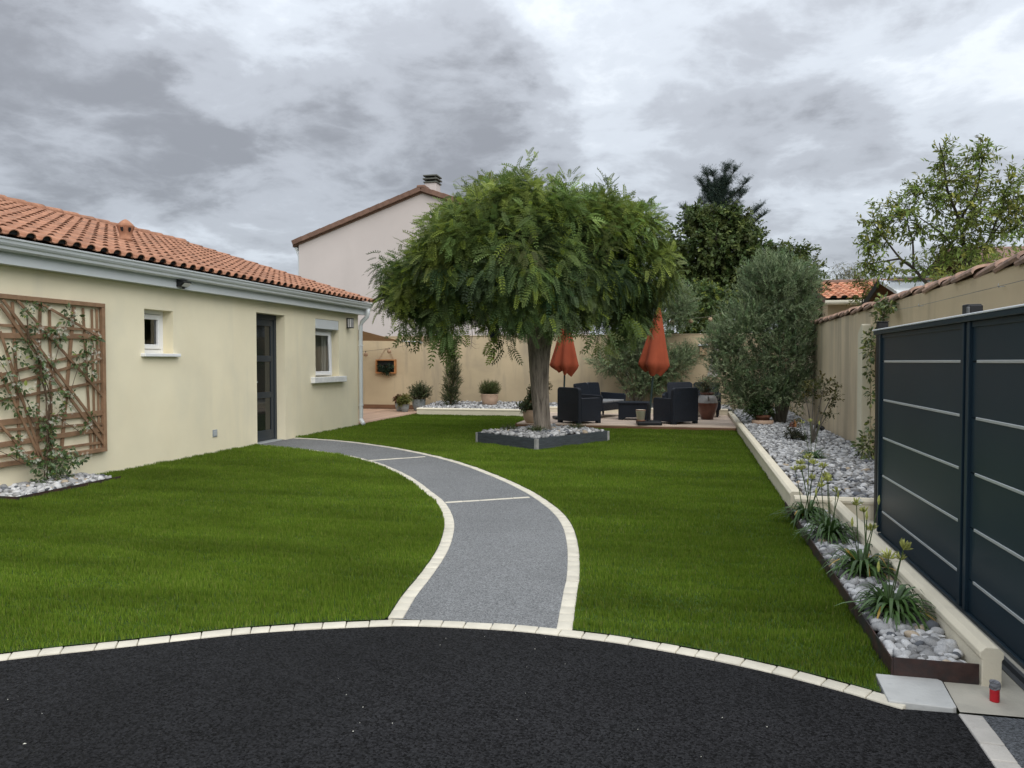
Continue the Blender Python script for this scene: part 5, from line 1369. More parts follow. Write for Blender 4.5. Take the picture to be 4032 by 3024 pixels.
# a hollow inner layer so the head is closed, and a few stray wands above and below
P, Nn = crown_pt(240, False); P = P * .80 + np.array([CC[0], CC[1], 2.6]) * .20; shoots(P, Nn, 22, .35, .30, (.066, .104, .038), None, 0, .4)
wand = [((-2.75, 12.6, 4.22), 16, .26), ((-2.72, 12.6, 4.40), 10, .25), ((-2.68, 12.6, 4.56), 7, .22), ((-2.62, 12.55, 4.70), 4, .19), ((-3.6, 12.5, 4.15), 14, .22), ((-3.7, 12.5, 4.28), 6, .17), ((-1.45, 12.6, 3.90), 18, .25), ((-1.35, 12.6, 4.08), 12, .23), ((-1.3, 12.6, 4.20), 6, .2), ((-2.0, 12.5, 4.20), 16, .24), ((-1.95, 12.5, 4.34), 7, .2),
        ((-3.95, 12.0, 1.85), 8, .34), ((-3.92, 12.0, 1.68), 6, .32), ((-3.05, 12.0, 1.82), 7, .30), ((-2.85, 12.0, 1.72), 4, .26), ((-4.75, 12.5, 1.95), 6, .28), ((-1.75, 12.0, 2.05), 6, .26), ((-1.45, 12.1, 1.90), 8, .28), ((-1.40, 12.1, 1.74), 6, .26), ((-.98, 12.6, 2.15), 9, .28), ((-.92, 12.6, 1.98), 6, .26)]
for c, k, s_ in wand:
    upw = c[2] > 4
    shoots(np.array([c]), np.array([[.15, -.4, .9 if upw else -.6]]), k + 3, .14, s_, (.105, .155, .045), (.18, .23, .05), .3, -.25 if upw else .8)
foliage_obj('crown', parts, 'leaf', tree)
tw_ = MB()
for x, y, z, l in ((-3.95, 12.0, 2.2, .55), (-3.02, 12.0, 2.1, .80), (-3.45, 11.95, 2.05, .45), (-4.8, 12.4, 2.2, .5)):
    tw_.tube([(x, y, z), (x + .02, y, z - l * .5), (x - .01, y, z - l)], [.006, .005, .002], 5)
    for k in range(4):
        zz_ = z - l * (.45 + .14 * k); s_ = random.choice((-1, 1)); tw_.tube([(x, y, zz_), (x + s_ * .07, y - .01, zz_ - .05), (x + s_ * .14, y - .02, zz_ - .04)], [.003, .002, .001], 4)
tw_.build('hanging_twigs', 'bark_grey', tree, kind='stuff')

# ------------------------------------------------------------ olive trees
OL = leaf_t(.22, .06)
def olive(label, base, tips, lobes, m, seed_up, name='olive_tree', size=.058):
    t = thing(name, label, 'tree', group='olive trees')
    mb = MB()
    for i, tp in enumerate(tips):
        b0 = Vector(base) + Vector((random.uniform(-.06, .06), random.uniform(-.06, .06), 0))
        b = Vector(tp); c = b0 + (b - b0) * .45 + Vector((random.uniform(-.12, .12), random.uniform(-.12, .12), .25))
        mb.tube(bez(b0, c, b, 8), [.055, .048, .04, .033, .026, .02, .014, .008], 8)
    mb.build('trunk', 'bark_grey', t, smooth=True)
    f1, seg = sprays(lobes, m, 22, .30, size, OL, (.165, .222, .115), .28, (.260, .320, .180), .28, up=seed_up, shell=.42, out=.9, ang=.6)
    foliage_obj('crown', f1, 'leaf', t)
    twig_mesh(seg, .003, .12).build('twigs', 'bark_grey', t, fix=False, kind='stuff')
    return t
olive('grey green olive tree on the pebble bed by the right wall', (1.80, 16.2, .08),
      [(1.7, 16.3, 3.3), (1.2, 16.1, 2.7), (2.1, 16.3, 2.9), (.8, 16.0, 1.6), (1.4, 15.9, 1.9), (2.2, 16.1, 2.1), (1.9, 16.0, 1.5)],
      [((1.72, 16.3, 2.75), (.86, .8, .80)), ((1.15, 16.1, 2.05), (.74, .6, .70)), ((1.85, 16.1, 1.55), (.62, .6, .66)), ((.78, 15.95, 1.25), (.46, .45, .50)), ((2.15, 16.4, 2.1), (.36, .5, .75)), ((1.35, 16.1, 1.0), (.55, .5, .42)), ((1.55, 16.2, 3.15), (.50, .5, .42)), ((2.1, 16.3, 3.05), (.40, .4, .36)), ((.62, 16.0, 1.75), (.40, .4, .40)), ((1.05, 15.95, .72), (.45, .4, .30)), ((1.75, 15.9, .85), (.45, .4, .30)), ((2.15, 16.2, .95), (.25, .4, .40))], 5400, .55)
olive('dark green olive tree growing behind the coffee table before the back wall', (-1.30, 20.0, .18),
      [(-1.3, 19.9, 2.6), (-1.9, 19.8, 1.7), (-.8, 19.9, 2.0), (-1.1, 20.0, 3.0), (-.3, 19.9, 1.6), (-2.3, 19.9, 1.4)],
      [((-1.3, 19.9, 2.1), (.85, .5, .8)), ((-1.9, 19.9, 1.4), (.7, .45, .40)), ((-.7, 19.9, 1.3), (.75, .45, .55)), ((-1.2, 20.0, 3.0), (.9, .55, .6)), ((-.1, 20.1, 1.55), (.32, .3, .32)), ((-.25, 20.1, 2.8), (.42, .45, .60)), ((-1.1, 19.9, .85), (.7, .4, .35))], 3600, .35)

# ------------------------------------------------------------ bushes, pot plants
def bush(name, label, base, lobes, m, per, tlen, size, w, base_c, alt, palt, mat_='leaf', up=.3, droop=0, stems=5, ang=.8, cat='plant', group=None, shell=.45, smat='stem_brown'):
    t = thing(name, label, cat, group=group)
    f, seg = sprays(lobes, int(m * 2.6), per, tlen, size * 1.25, leaf_t(w), base_c, .25, alt, palt, up=up, droop=droop, shell=shell, ang=ang)
    foliage_obj('foliage', f, mat_, t)
    mb = MB()
    for k in range(stems):
        c, r = lobes[k % len(lobes)]
        tip = Vector(c) + Vector((random.uniform(-.5, .5) * r[0], random.uniform(-.5, .5) * r[1], random.uniform(-.2, .5) * r[2]))
        b = Vector(base) + Vector((random.uniform(-.02, .02), random.uniform(-.02, .02), 0))
        mb.tube(bez(b, (b + tip) / 2 + Vector((random.uniform(-.04, .04), random.uniform(-.04, .04), .03)), tip, 5), [.012, .010, .008, .006, .003], 6)
    a, b_ = seg
    for p, q in zip(a[:len(a) // 8], b_[:len(a) // 8]): mb.tube([p, q], [.0025, .001], 4, cap=False)
    mb.build('stems', smat, t, fix=False, kind='stuff')
    return t
bush('rosemary', 'bushy upright herb growing in the large ribbed zinc pot', (-7.26, 19.95, .33), [((-7.28, 19.95, .50), (.29, .28, .22)), ((-7.18, 19.93, .58), (.27, .24, .20))], 150, 16, .22, .034, .28, (.065, .085, .038), (.105, .115, .05), .2, up=.8, ang=.55)
bush('succulent', 'pale olive green bushy plant in the small front zinc pot', (-7.48, 19.45, .23), [((-7.46, 19.43, .36), (.17, .16, .13)), ((-7.55, 19.4, .30), (.12, .12, .10))], 90, 12, .12, .036, .45, (.150, .165, .045), (.24, .20, .06), .25, up=.4)
bush('succulent', 'reddish green plant in the leftmost zinc pot', (-7.74, 19.75, .28), [((-7.76, 19.73, .36), (.14, .13, .10))], 42, 12, .10, .034, .5, (.14, .10, .045), (.20, .085, .06), .4, up=.4)
bush('lavender', 'rounded green lavender tuft in the pot on the back pebble bed', (-5.26, 20.0, .50), [((-5.26, 20.0, .64), (.27, .26, .20))], 230, 14, .20, .032, .2, (.085, .105, .036), (.12, .14, .05), .25, up=1.1, ang=.4)
bush('pot_shrub', 'loose leafy shrub with brownish tips in the pot beside the tree', (-3.28, 16.02, .34), [((-3.28, 16.02, .52), (.19, .18, .22)), ((-3.25, 16.0, .76), (.10, .1, .16)), ((-3.45, 15.95, .45), (.12, .1, .12))], 95, 12, .14, .040, .5, (.115, .145, .065), (.16, .11, .05), .18, up=.35)
bush('wall_creeper', 'dark leaves spilling from the wooden frame on the back wall', (-8.46, 20.50, 1.2), [((-8.58, 20.46, 1.25), (.15, .05, .10)), ((-8.34, 20.46, 1.25), (.13, .05, .10)), ((-8.42, 20.45, 1.12), (.11, .05, .09))], 26, 9, .12, .050, .3, (.022, .042, .022), (.05, .075, .035), .15, up=-.3, droop=.5)
cy = bush('cypress_shrub', 'slim upright dark green conifer shrub against the back wall', (-6.28, 19.75, .15),
     [((-6.28, 19.75, .45), (.24, .22, .34)), ((-6.24, 19.75, .85), (.26, .22, .36)), ((-6.22, 19.75, 1.2), (.20, .18, .34)), ((-6.18, 19.75, 1.55), (.13, .12, .30)), ((-6.2, 19.75, 1.85), (.10, .1, .22))], 420, 18, .20, .028, .26, (.058, .080, .036), (.115, .135, .045), .25, up=1.0, ang=.45)
bush('pot_plant', 'small dark leafy plant with white flowers in the terracotta pot', (1.40, 15.75, .34), [((1.38, 15.72, .50), (.24, .2, .20)), ((1.2, 15.7, .42), (.14, .12, .12))], 90, 11, .14, .040, .45, (.055, .085, .035), (.09, .13, .05), .2, up=.3)
bush('jar_plant', 'thin grey green plant growing out of the brown jar', (.39, 17.85, .62), [((.36, 17.85, .86), (.22, .18, .20))], 45, 10, .2, .040, .3, (.10, .12, .06), (.15, .14, .07), .3, up=.7)
# shrub on the right bed: bare stems, brown green head
sb = thing('camellia_shrub', 'small many-stemmed shrub with brownish leaves before the right wall', 'shrub')
mb = MB()
for tp in ((1.72, 12.55, .95), (1.85, 12.5, 1.12), (2.02, 12.55, 1.05), (2.15, 12.6, .90), (1.95, 12.6, .65), (2.08, 12.55, .60)):
    b = Vector((1.85, 12.55, .10)); mb.tube(bez(b, (b + Vector(tp)) / 2 + Vector((random.uniform(-.05, .05), 0, .02)), tp, 6), [.016, .013, .011, .009, .007, .004], 6)
mb.build('stems', 'bark_grey', sb, smooth=True)
f, seg = sprays([((1.80, 12.55, .98), (.22, .2, .20)), ((2.02, 12.55, 1.02), (.22, .2, .18)), ((2.15, 12.6, .86), (.12, .15, .14)), ((2.05, 12.55, .58), (.12, .12, .10)), ((1.66, 12.5, .55), (.10, .1, .2))], 95, 9, .15, .046, leaf_t(.52), (.105, .095, .030), .3, (.070, .085, .028), .4, up=.1)
foliage_obj('foliage', f, 'leaf', sb)
bush('low_plant', 'small dark creeping plant on the pebbles before the olive', (1.66, 13.1, .15), [((1.64, 13.1, .23), (.15, .12, .09)), ((1.74, 12.9, .2), (.09, .08, .06))], 42, 9, .09, .026, .5, (.05, .055, .028), None, 0)
for i, (x_, y_) in enumerate(((-2.52, 12.72), (-1.95, 13.35), (-3.05, 12.95))):
    bush('ground_cover', ['green creeping herb at the foot of the tree trunk', 'green creeping herb at the right corner of the slate box', 'green creeping herb at the left of the slate box'][i], (x_, y_, .19), [((x_, y_, .225), (.20 if i < 2 else .14, .12, .05))], 70 if i == 0 else 45, 9, .10, .017, .6, (.085, .115, .045), (.12, .14, .06), .2, up=.6, stems=3)
bush('rose_bush', 'thin shrub with reddish brown leaves by the back wall behind the trunk', (-3.75, 19.9, .2), [((-3.9, 19.9, 1.05), (.18, .15, .24)), ((-3.72, 19.9, .75), (.16, .15, .2)), ((-3.8, 19.9, 1.3), (.12, .1, .12))], 55, 9, .16, .04, .5, (.12, .085, .045), (.09, .10, .04), .4, up=.3, stems=6)

# ------------------------------------------------------------ agapanthus
def agapanthus(label, loc, nl, L_, stems, seed):
    r = random.Random(seed); t = thing('agapanthus', label, 'plant', loc, 0, 'white agapanthus clumps')
    V, F, T = [], [], []; o = 0
    for i in range(nl):
        a = r.uniform(0, 6.28); l = L_ * r.uniform(.55, 1.15); rise = r.uniform(.25, 1.1); w = r.uniform(.0075, .0125)
        c, s_ = math.cos(a), math.sin(a); k = 7; base_r = r.uniform(0, .035)
        droop = r.uniform(.9, 1.5)
        col = np.array((.050, .098, .025)) * r.uniform(.7, 1.6) if r.random() > .04 else np.array((.42, .27, .05))
        for j in range(k):
            u = j / (k - 1); d = base_r + l * u * (.46 + .3 * (1 - rise)); z = l * (rise * u - droop * .75 * rise * u * u) + .008 + .05 * u * (1 - u)
            ww = w * (1 - .85 * u ** 3) * (1 if u > .05 else .8)
            x_, y_ = d * c, d * s_
            V += [(x_ - s_ * ww, y_ + c * ww, z + .003), (x_ + s_ * ww, y_ - c * ww, z + .003)]; T += [col, col]
        for j in range(k - 1): F.append((o + 2 * j, o + 2 * j + 1, o + 2 * j + 3, o + 2 * j + 2))
        o += 2 * k
    link('leaves', np_mesh('leaves', np.array(V), np.array(F), np.array(T)), 'leaf_gloss', t, kind='stuff')
    for i, (dx, dy, h, kind) in enumerate(stems):
        b = Vector((r.uniform(-.03, .03), r.uniform(-.03, .03), 0)); tip = Vector((dx, dy, h))
        pts = bez(b, (b * .6 + tip * .4) + Vector((0, 0, h * .12)), tip, 6)
        st = MB().tube(pts, [.0042, .0038, .0036, .0033, .003, .003], 6).build('flower_stem', 'stem_green', t)
        um = MB(); nb = {0: 0, 1: 16, 2: 26}[kind]
        if kind == 0:
            um.tube([tip, tip + Vector((0, 0, .022)), tip + Vector((0, 0, .045)), tip + Vector((.003, 0, .06))], [.004, .009, .006, .001], 7)
        else:
            for j in range(nb):
                d = Vector((r.gauss(0, 1), r.gauss(0, 1), r.uniform(.0, 1.5))).normalized(); ll = r.uniform(.02, .034) * (1.15 if kind == 2 else .85)
                p = tip + d * ll * .55; um.tube([tip, p], [.0012, .0012], 3, cap=False)
                q = tip + d * ll + Vector((0, 0, .006)); e = q + d * .014 + Vector((0, 0, .004))
                um.tube([p, (p + q) / 2, q, e], [.0015, .0032, .0042, .0008], 5)
        um.build('umbel', 'petal_lime', st, fix=False, kind='stuff')
        if kind == 2 and r.random() < .5:
            wf = MB()
            for j in range(5):
                d = Vector((r.gauss(0, 1), r.gauss(0, 1), r.uniform(.2, 1.2))).normalized(); wf.tube([tip + d * .022, tip + d * .04, tip + d * .05], [.002, .006, .004], 5)
            wf.build('open_flowers', 'petal', st, fix=False, kind='stuff')
    return t
agapanthus('nearest strap leaved clump with tall lime buds in the pebble strip', (1.047, 4.34, .06), 150, .38, [(-.02, .02, .30, 2), (.055, .03, .35, 2), (.045, .04, .29, 1), (-.06, .05, .22, 0)], 1)
agapanthus('second clump from the front with lime buds leaning to the gate', (1.065, 5.15, .06), 155, .40, [(-.02, .10, .42, 2), (.02, .08, .38, 1), (.06, .06, .27, 2), (.10, .05, .44, 0), (-.06, .02, .30, 0), (.02, .0, .35, 0)], 2)
agapanthus('third clump from the front in the pebble strip, its leaves over the edge', (1.035, 6.13, .06), 155, .42, [(-.05, .08, .38, 1), (.0, .1, .42, 0), (.05, .05, .35, 1), (-.02, .03, .44, 2), (.07, .08, .30, 0), (-.09, .06, .32, 0)], 3)
agapanthus('farthest clump of the strip at the low wall end with many white and lime flowers', (.975, 6.83, .05), 150, .42, [(-.09, .08, .42, 2), (-.05, .1, .47, 2), (.02, .1, .52, 2), (.05, .05, .48, 2), (.12, .0, .46, 2), (.15, .05, .38, 2), (.03, -.05, .37, 1), (-.05, -.02, .44, 2), (.10, -.05, .34, 0), (.0, .0, .31, 0)], 4)
agapanthus('clump on the wide pebble bed before the small shrub', (1.55, 10.45, .12), 95, .36, [(-.12, .10, .48, 1), (-.02, .12, .50, 1), (.08, .05, .46, 0)], 6)

# ------------------------------------------------------------ jasmine on the trellis
J_ = [(7.07, .05, .11), (7.12, .2, .11), (7.24, .22, .09), (6.99, .28, .08), (7.35, .33, .07), (7.12, .4, .08), (7.04, .55, .08), (7.15, .6, .06), (7.01, .68, .06), (7.25, .78, .07), (7.13, .7, .06), (6.92, .82, .04), (7.15, .95, .06), (7.21, 1.02, .05), (7.09, 1.14, .06), (7.06, 1.22, .05), (7.0, 1.29, .05), (7.06, 1.41, .05), (6.95, 1.44, .05), (7.1, 1.68, .05), (7.22, 1.71, .05), (7.31, 1.66, .05), (7.29, 1.58, .04), (6.91, 1.74, .05), (6.88, 1.62, .05), (6.84, 1.51, .05), (6.9, 1.95, .05), (6.82, 1.87, .05), (7.06, 1.96, .04), (7.4, 1.94, .05), (7.38, 1.83, .05), (7.56, 1.87, .04), (7.82, 1.63, .05), (7.67, 1.63, .05), (7.7, 1.5, .06), (7.57, 1.44, .05), (7.7, 1.35, .06), (7.53, 1.34, .04), (7.21, 1.37, .04), (7.72, 1.21, .04), (7.62, 1.21, .02), (7.42, .99, .04), (7.36, .86, .04), (7.74, .71, .04), (7.59, .59, .05), (6.56, 1.21, .05), (6.54, 1.36, .05), (6.56, 1.01, .05), (6.6, .94, .05), (6.69, 1.12, .04), (6.8, 1.06, .04), (6.7, 1.46, .04), (6.66, 1.52, .04), (6.78, 1.36, .04), (6.88, .89, .04), (6.72, .84, .04), (6.62, .41, .05), (6.77, .32, .05), (6.7, .54, .03), (6.84, .22, .05), (7.35, .21, .06), (7.49, .23, .04), (6.91, .08, .05), (7.29, .05, .06)]
jz = thing('jasmine', 'flowering white jasmine climbing the wooden trellis from the pebbles', 'climber')
rj = random.Random(8)
lob = [((-6.93 + rj.uniform(-.02, .03) + (.06 if z < .45 else 0), y_, z + .04), (.04 + r_ * .35, r_ * 1.05, r_ * 1.05)) for y_, z, r_ in J_]
P_, D_3, N_, S_, C_3 = [], [], [], [], []
for (c, r_), (yy, zz_, rr_) in zip(lob, J_):
    k = int(10 + rr_ * 190) if zz_ > .45 else int(14 + rr_ * 420)
    d = rdir(k); P_.append(np.array(c) + d * np.array(r_) * (rng.random((k, 1)) ** .5)); D_3.append(unit(d + np.array([.3, 0, -.35]) + .5 * rdir(k))); N_.append(unit(rdir(k) * .6 + np.array([.7, 0, .5])))
    S_.append(.046 * np.exp(rng.normal(0, .22, k))); C_3.append(tints(k, (.075, .118, .040), .35, (.20, .24, .05), .06))
foliage_obj('foliage', leaves(np.vstack(P_), np.vstack(D_3), np.vstack(N_), np.hstack(S_), *leaf_t(.52), np.vstack(C_3)), 'leaf_gloss', jz)
vs = MB()
root = Vector((-6.86, 6.98, .03))
mainp = [(7.07, .05), (7.10, .4), (7.10, .75), (7.14, 1.0), (7.06, 1.25), (7.0, 1.45), (6.9, 1.65), (6.86, 1.9)]
for k in range(6):
    vs.tube([(-6.93 + rj.uniform(-.02, .02), y_ + rj.uniform(-.05, .05), z) for y_, z in mainp[:rj.randint(4, 8)]], .006, 5)
for pth in ([(7.1, .7), (7.3, .85), (7.42, 1.0), (7.55, 1.3), (7.7, 1.45), (7.8, 1.62)], [(7.14, 1.0), (7.2, 1.3), (7.3, 1.6), (7.45, 1.9), (7.56, 1.87)], [(7.05, .5), (6.85, .85), (6.7, 1.1), (6.6, 1.3), (6.52, 1.4)], [(7.05, .3), (6.8, .3), (6.6, .42), (6.45, .5)], [(6.95, .8), (6.8, 1.06), (6.7, 1.45), (6.66, 1.55)], [(7.2, .8), (7.5, .62), (7.6, .58), (7.74, .72)], [(7.1, .2), (7.35, .22), (7.5, .25)]):
    C = catmull([(-6.945, a, b) for a, b in pth], 5); vs.tube([tuple(p) for p in C], .0035, 5)
vs.build('stems', 'stem_brown', jz)
fl_spots = [(6.9, 1.72), (7.2, 1.70), (7.12, 1.66), (7.3, 1.66), (6.95, 1.75), (7.25, 1.73), (7.06, 1.42), (7.0, 1.30), (7.02, 1.24), (7.08, 1.18), (6.93, 1.42), (7.7, 1.56), (7.66, 1.49), (7.75, 1.47), (7.72, 1.38), (7.80, 1.42), (7.62, 1.40), (7.72, 1.22), (7.14, 1.0), (7.22, 1.03), (7.4, .98), (7.2, .92), (7.33, .86), (7.28, .83), (7.38, .80), (7.05, .92), (7.16, .72), (7.04, .70), (7.24, .66), (6.93, .80), (7.6, .60), (7.58, .57), (7.62, .63), (7.5, .27), (7.40, .30), (7.32, .25), (7.3, .12), (7.2, .32), (7.0, .36), (7.10, .33), (6.64, .40), (6.58, .42), (6.68, .37), (6.78, .31), (6.72, .58), (6.68, .56), (6.6, 1.12), (6.55, 1.22), (6.55, 1.02), (6.7, 1.12), (6.78, 1.06), (6.68, 1.45), (6.62, 1.5), (6.88, .9), (6.82, 1.08), (7.07, 1.95), (6.86, 1.93), (7.42, 1.92), (7.4, 1.8), (6.5, 1.35), (6.9, .18), (6.94, .10), (7.22, .06), (7.28, .16), (7.68, 1.68), (7.78, 1.70), (7.36, .62), (6.9, 1.56)]
fm = MB()
for y_, z in fl_spots:
    for k in range(rj.randint(4, 7)):
        c = Vector((-6.858 + rj.uniform(-.02, .03) + (.09 if z < .45 else 0), y_ + rj.gauss(0, .022), z + .035 + rj.gauss(0, .020)))
        a0 = rj.uniform(0, 6.28); nx = Vector((1, rj.gauss(0, .5), rj.gauss(0, .5))).normalized(); u_ = nx.cross(Vector((0, .2, 1))).normalized(); w_ = nx.cross(u_)
        for q in range(5):
            a = a0 + q * 1.2566; e1 = u_ * math.cos(a) + w_ * math.sin(a); e2 = u_ * math.cos(a + .75) + w_ * math.sin(a + .75)
            fm.poly([c, c + e1 * .011 + nx * .001, c + (e1 + e2) * .0105 + nx * .004])
fm.build('flowers', 'petal', jz, fix=False)

# jasmine on the right wall behind the gate end
jr = thing('jasmine', 'thin jasmine climbing the right wall and pillar beside the gate end', 'climber')
lb = [((2.26, 10.8, .28), (.14, .30, .20), 260), ((2.34, 10.95, .55), (.05, .14, .12), 40), ((2.33, 10.95, .95), (.05, .14, .20), 50), ((2.33, 11.05, 1.25), (.05, .14, .12), 40), ((2.32, 11.0, 1.52), (.06, .18, .14), 80), ((2.31, 11.0, 1.72), (.06, .18, .10), 80), ((2.33, 10.5, 1.95), (.06, .20, .16), 90), ((2.34, 10.40, 2.14), (.06, .24, .12), 110), ((2.32, 9.95, 2.05), (.05, .20, .06), 60)]
P_, D_3, N_ = [], [], []
for c, r_, k in lb:
    d = rdir(k); P_.append(np.array(c) + d * np.array(r_) * (rng.random((k, 1)) ** .5)); D_3.append(unit(d + np.array([-.2, 0, -.4]) + .5 * rdir(k))); N_.append(unit(rdir(k) * .6 + np.array([-.6, 0, .5])))
k = sum(len(p) for p in P_)
foliage_obj('foliage', leaves(np.vstack(P_), np.vstack(D_3), np.vstack(N_), .058 * np.exp(rng.normal(0, .2, k)), *leaf_t(.5), tints(k, (.105, .145, .05), .35, (.24, .27, .07), .25)), 'leaf_gloss', jr)
C = catmull([(2.36, 10.9, .1), (2.37, 10.75, .6), (2.37, 10.85, 1.1), (2.36, 10.8, 1.6), (2.36, 10.5, 1.9), (2.37, 10.3, 2.15)], 6)
MB().tube([tuple(p) for p in C], .006, 5).build('stems', 'stem_brown', jr)

# ------------------------------------------------------------ trees beyond the walls
def far_tree(name, label, base, root_z, tips, lobes, m, per, tlen, size, w, c, alt, palt, up=.2, droop=0, r0=.12, shell=.42, keep=.15, bark='bark_dark', ang=.8, tw=.006, group='trees beyond the garden walls', mat_='leaf'):
    t = thing(name, label, 'tree', group=group)
    mb = MB(); mb.tube([base, (base[0], base[1], root_z)], [r0 * 1.2, r0], 10)
    for tp in tips:
        b = Vector((base[0], base[1], root_z - .05)); e_ = Vector(tp); cc = b + (e_ - b) * .45 + Vector((random.uniform(-.2, .2), random.uniform(-.2, .2), .12 * (e_ - b).length))
        mb.tube(bez(b, cc, e_, 8), [r0 * .72 * (1 - .85 * i / 7) + .008 for i in range(8)], 7)
    f, seg = sprays(lobes, m, per, tlen, size, leaf_t(w), c, .28, alt, palt, up=up, droop=droop, shell=shell, ang=ang)
    foliage_obj('crown', f, mat_, t)
    a, b_ = seg; kk = rng.random(len(a)) < keep
    mb.build('trunk', bark, t, fix=False)
    mt = MB()
    for p, q in zip(a[kk], b_[kk]): mt.tube([p, q], [tw, tw * .4], 4, cap=False)
    mt.build('twigs', bark, t, fix=False, kind='stuff')
    return t
far_tree('broadleaf_tree', 'dense dark green broadleaf tree behind the back wall, right of the umbrella tree', (.9, 30, 0), 2.6,
    [(.2, 30, 5.6), (1.6, 30, 6.2), (-.6, 30, 4.6), (2.4, 30, 5.0), (.9, 29.5, 6.6)],
    [((.4, 30, 5.6), (1.75, 1.3, 1.35)), ((1.7, 30, 5.2), (1.4, 1.2, 1.3)), ((-.6, 29.8, 4.6), (1.2, 1.0, 1.3)), ((1.0, 29.6, 3.6), (2.0, 1.2, 1.2)), ((2.6, 30, 4.2), (1.05, .9, 1.1)), ((.4, 30, 6.7), (.7, .7, .5)), ((1.7, 30, 6.4), (.75, .7, .55)), ((-.9, 30, 5.6), (.6, .5, .6)), ((.2, 30, 7.0), (.5, .5, .35)), ((1.3, 30, 6.9), (.6, .5, .4)), ((2.5, 30, 5.5), (.7, .6, .5))], 3300, 12, .55, .14, .62, (.082, .118, .038), (.125, .155, .045), .25, up=.1, droop=.3, r0=.2)
far_tree('broadleaf_tree', 'smaller broadleaf tree with lighter top behind the olive tree', (3.7, 30, 0), 2.6, [(3.3, 30, 4.9), (4.0, 30, 5.2), (4.5, 30, 4.4)],
    [((3.5, 30, 4.8), (.95, .8, .85)), ((4.2, 30, 4.6), (.65, .6, .75)), ((3.9, 30, 3.6), (1.1, .8, .8)), ((4.7, 29, 3.4), (.5, .5, .7)), ((3.4, 30, 5.5), (.45, .4, .35)), ((4.1, 30, 5.45), (.35, .3, .3))], 900, 11, .45, .12, .6, (.098, .130, .042), (.15, .175, .05), .3, up=.2, droop=.2, r0=.14)
# conifer: drooping fringed boughs on rising arms
cf = thing('conifer_tree', 'dark blue green conifer top standing above the broadleaf tree', 'tree', group='trees beyond the garden walls')
mb = MB(); mb.tube([(1.1, 34, 0), (1.1, 34, 8.8)], [.24, .05], 10)
arms = [((.6, 34, 9.6), 1.9), ((.35, 34, 9.2), 1.2), ((.9, 34, 9.5), 1.2), ((1.5, 34, 9.75), 2.0), ((1.85, 34, 9.6), 1.2), ((1.25, 34, 9.2), 1.5), ((2.35, 33.8, 9.05), 1.3), ((2.2, 34, 8.6), 1.5), ((2.85, 33.8, 7.9), 1.6), ((3.05, 33.8, 7.6), 1.5), ((2.6, 34, 7.3), 1.7), ((-.35, 33.8, 8.0), 1.4), ((-.2, 34, 7.5), 1.4), ((.4, 34, 8.4), 1.6), ((1.7, 34, 8.6), 1.6), ((1.9, 34, 7.8), 1.8), ((.1, 34, 7.7), 1.5), ((1.1, 34, 8.9), 1.5), ((.55, 34, 8.9), 1.5), ((1.5, 34, 9.1), 1.5)]
parts = []
NE = ([(0, -.05, 0), (1, 0, 0), (0, .05, 0)], [(0, 1, 2)])
for (tip, ll) in arms:
    tipv = Vector(tip); o_ = Vector((1.1, 34, tip[2] - ll * .75)); 
    pts = bez(o_, (o_ + tipv) / 2 - Vector((0, 0, .25)), tipv, 7); mb.tube(pts, [.05, .045, .04, .03, .022, .014, .006], 6)
    k = int(ll * 150)
    u = rng.random(k) ** .7; A_3 = np.array([tuple(p) for p in pts]); ii = u * 5.999; i0 = ii.astype(int); fr_ = (ii - i0)[:, None]
    bp = A_3[i0] * (1 - fr_) + A_3[i0 + 1] * fr_
    dd = unit(np.stack([rng.standard_normal(k) * .8, rng.standard_normal(k) * .6, rng.uniform(-1.3, .35, k)], 1)); dd[u > .8] = unit(dd[u > .8] + np.array([0, 0, 1.1]))
    lb_ = rng.uniform(.16, .38, k)
    per = 22; tw = np.repeat(np.arange(k), per); uu = np.tile(np.linspace(0, 1, per), k)
    P = bp[tw] + dd[tw] * (uu * lb_[tw])[:, None]
    D = unit(dd[tw] * .6 + rdir(k * per)); 
    parts.append(leaves(P, D, rdir(k * per), np.full(k * per, .075), [(0, -.11, 0), (.5, -.06, 0), (1, 0, 0), (.5, .09, 0)], [(0, 1, 2, 3)], tints(k * per, (.034, .056, .044), .3, (.055, .085, .05), .2)))
foliage_obj('crown', parts, 'leaf', cf); mb.build('trunk', 'bark_dark', cf, fix=False)

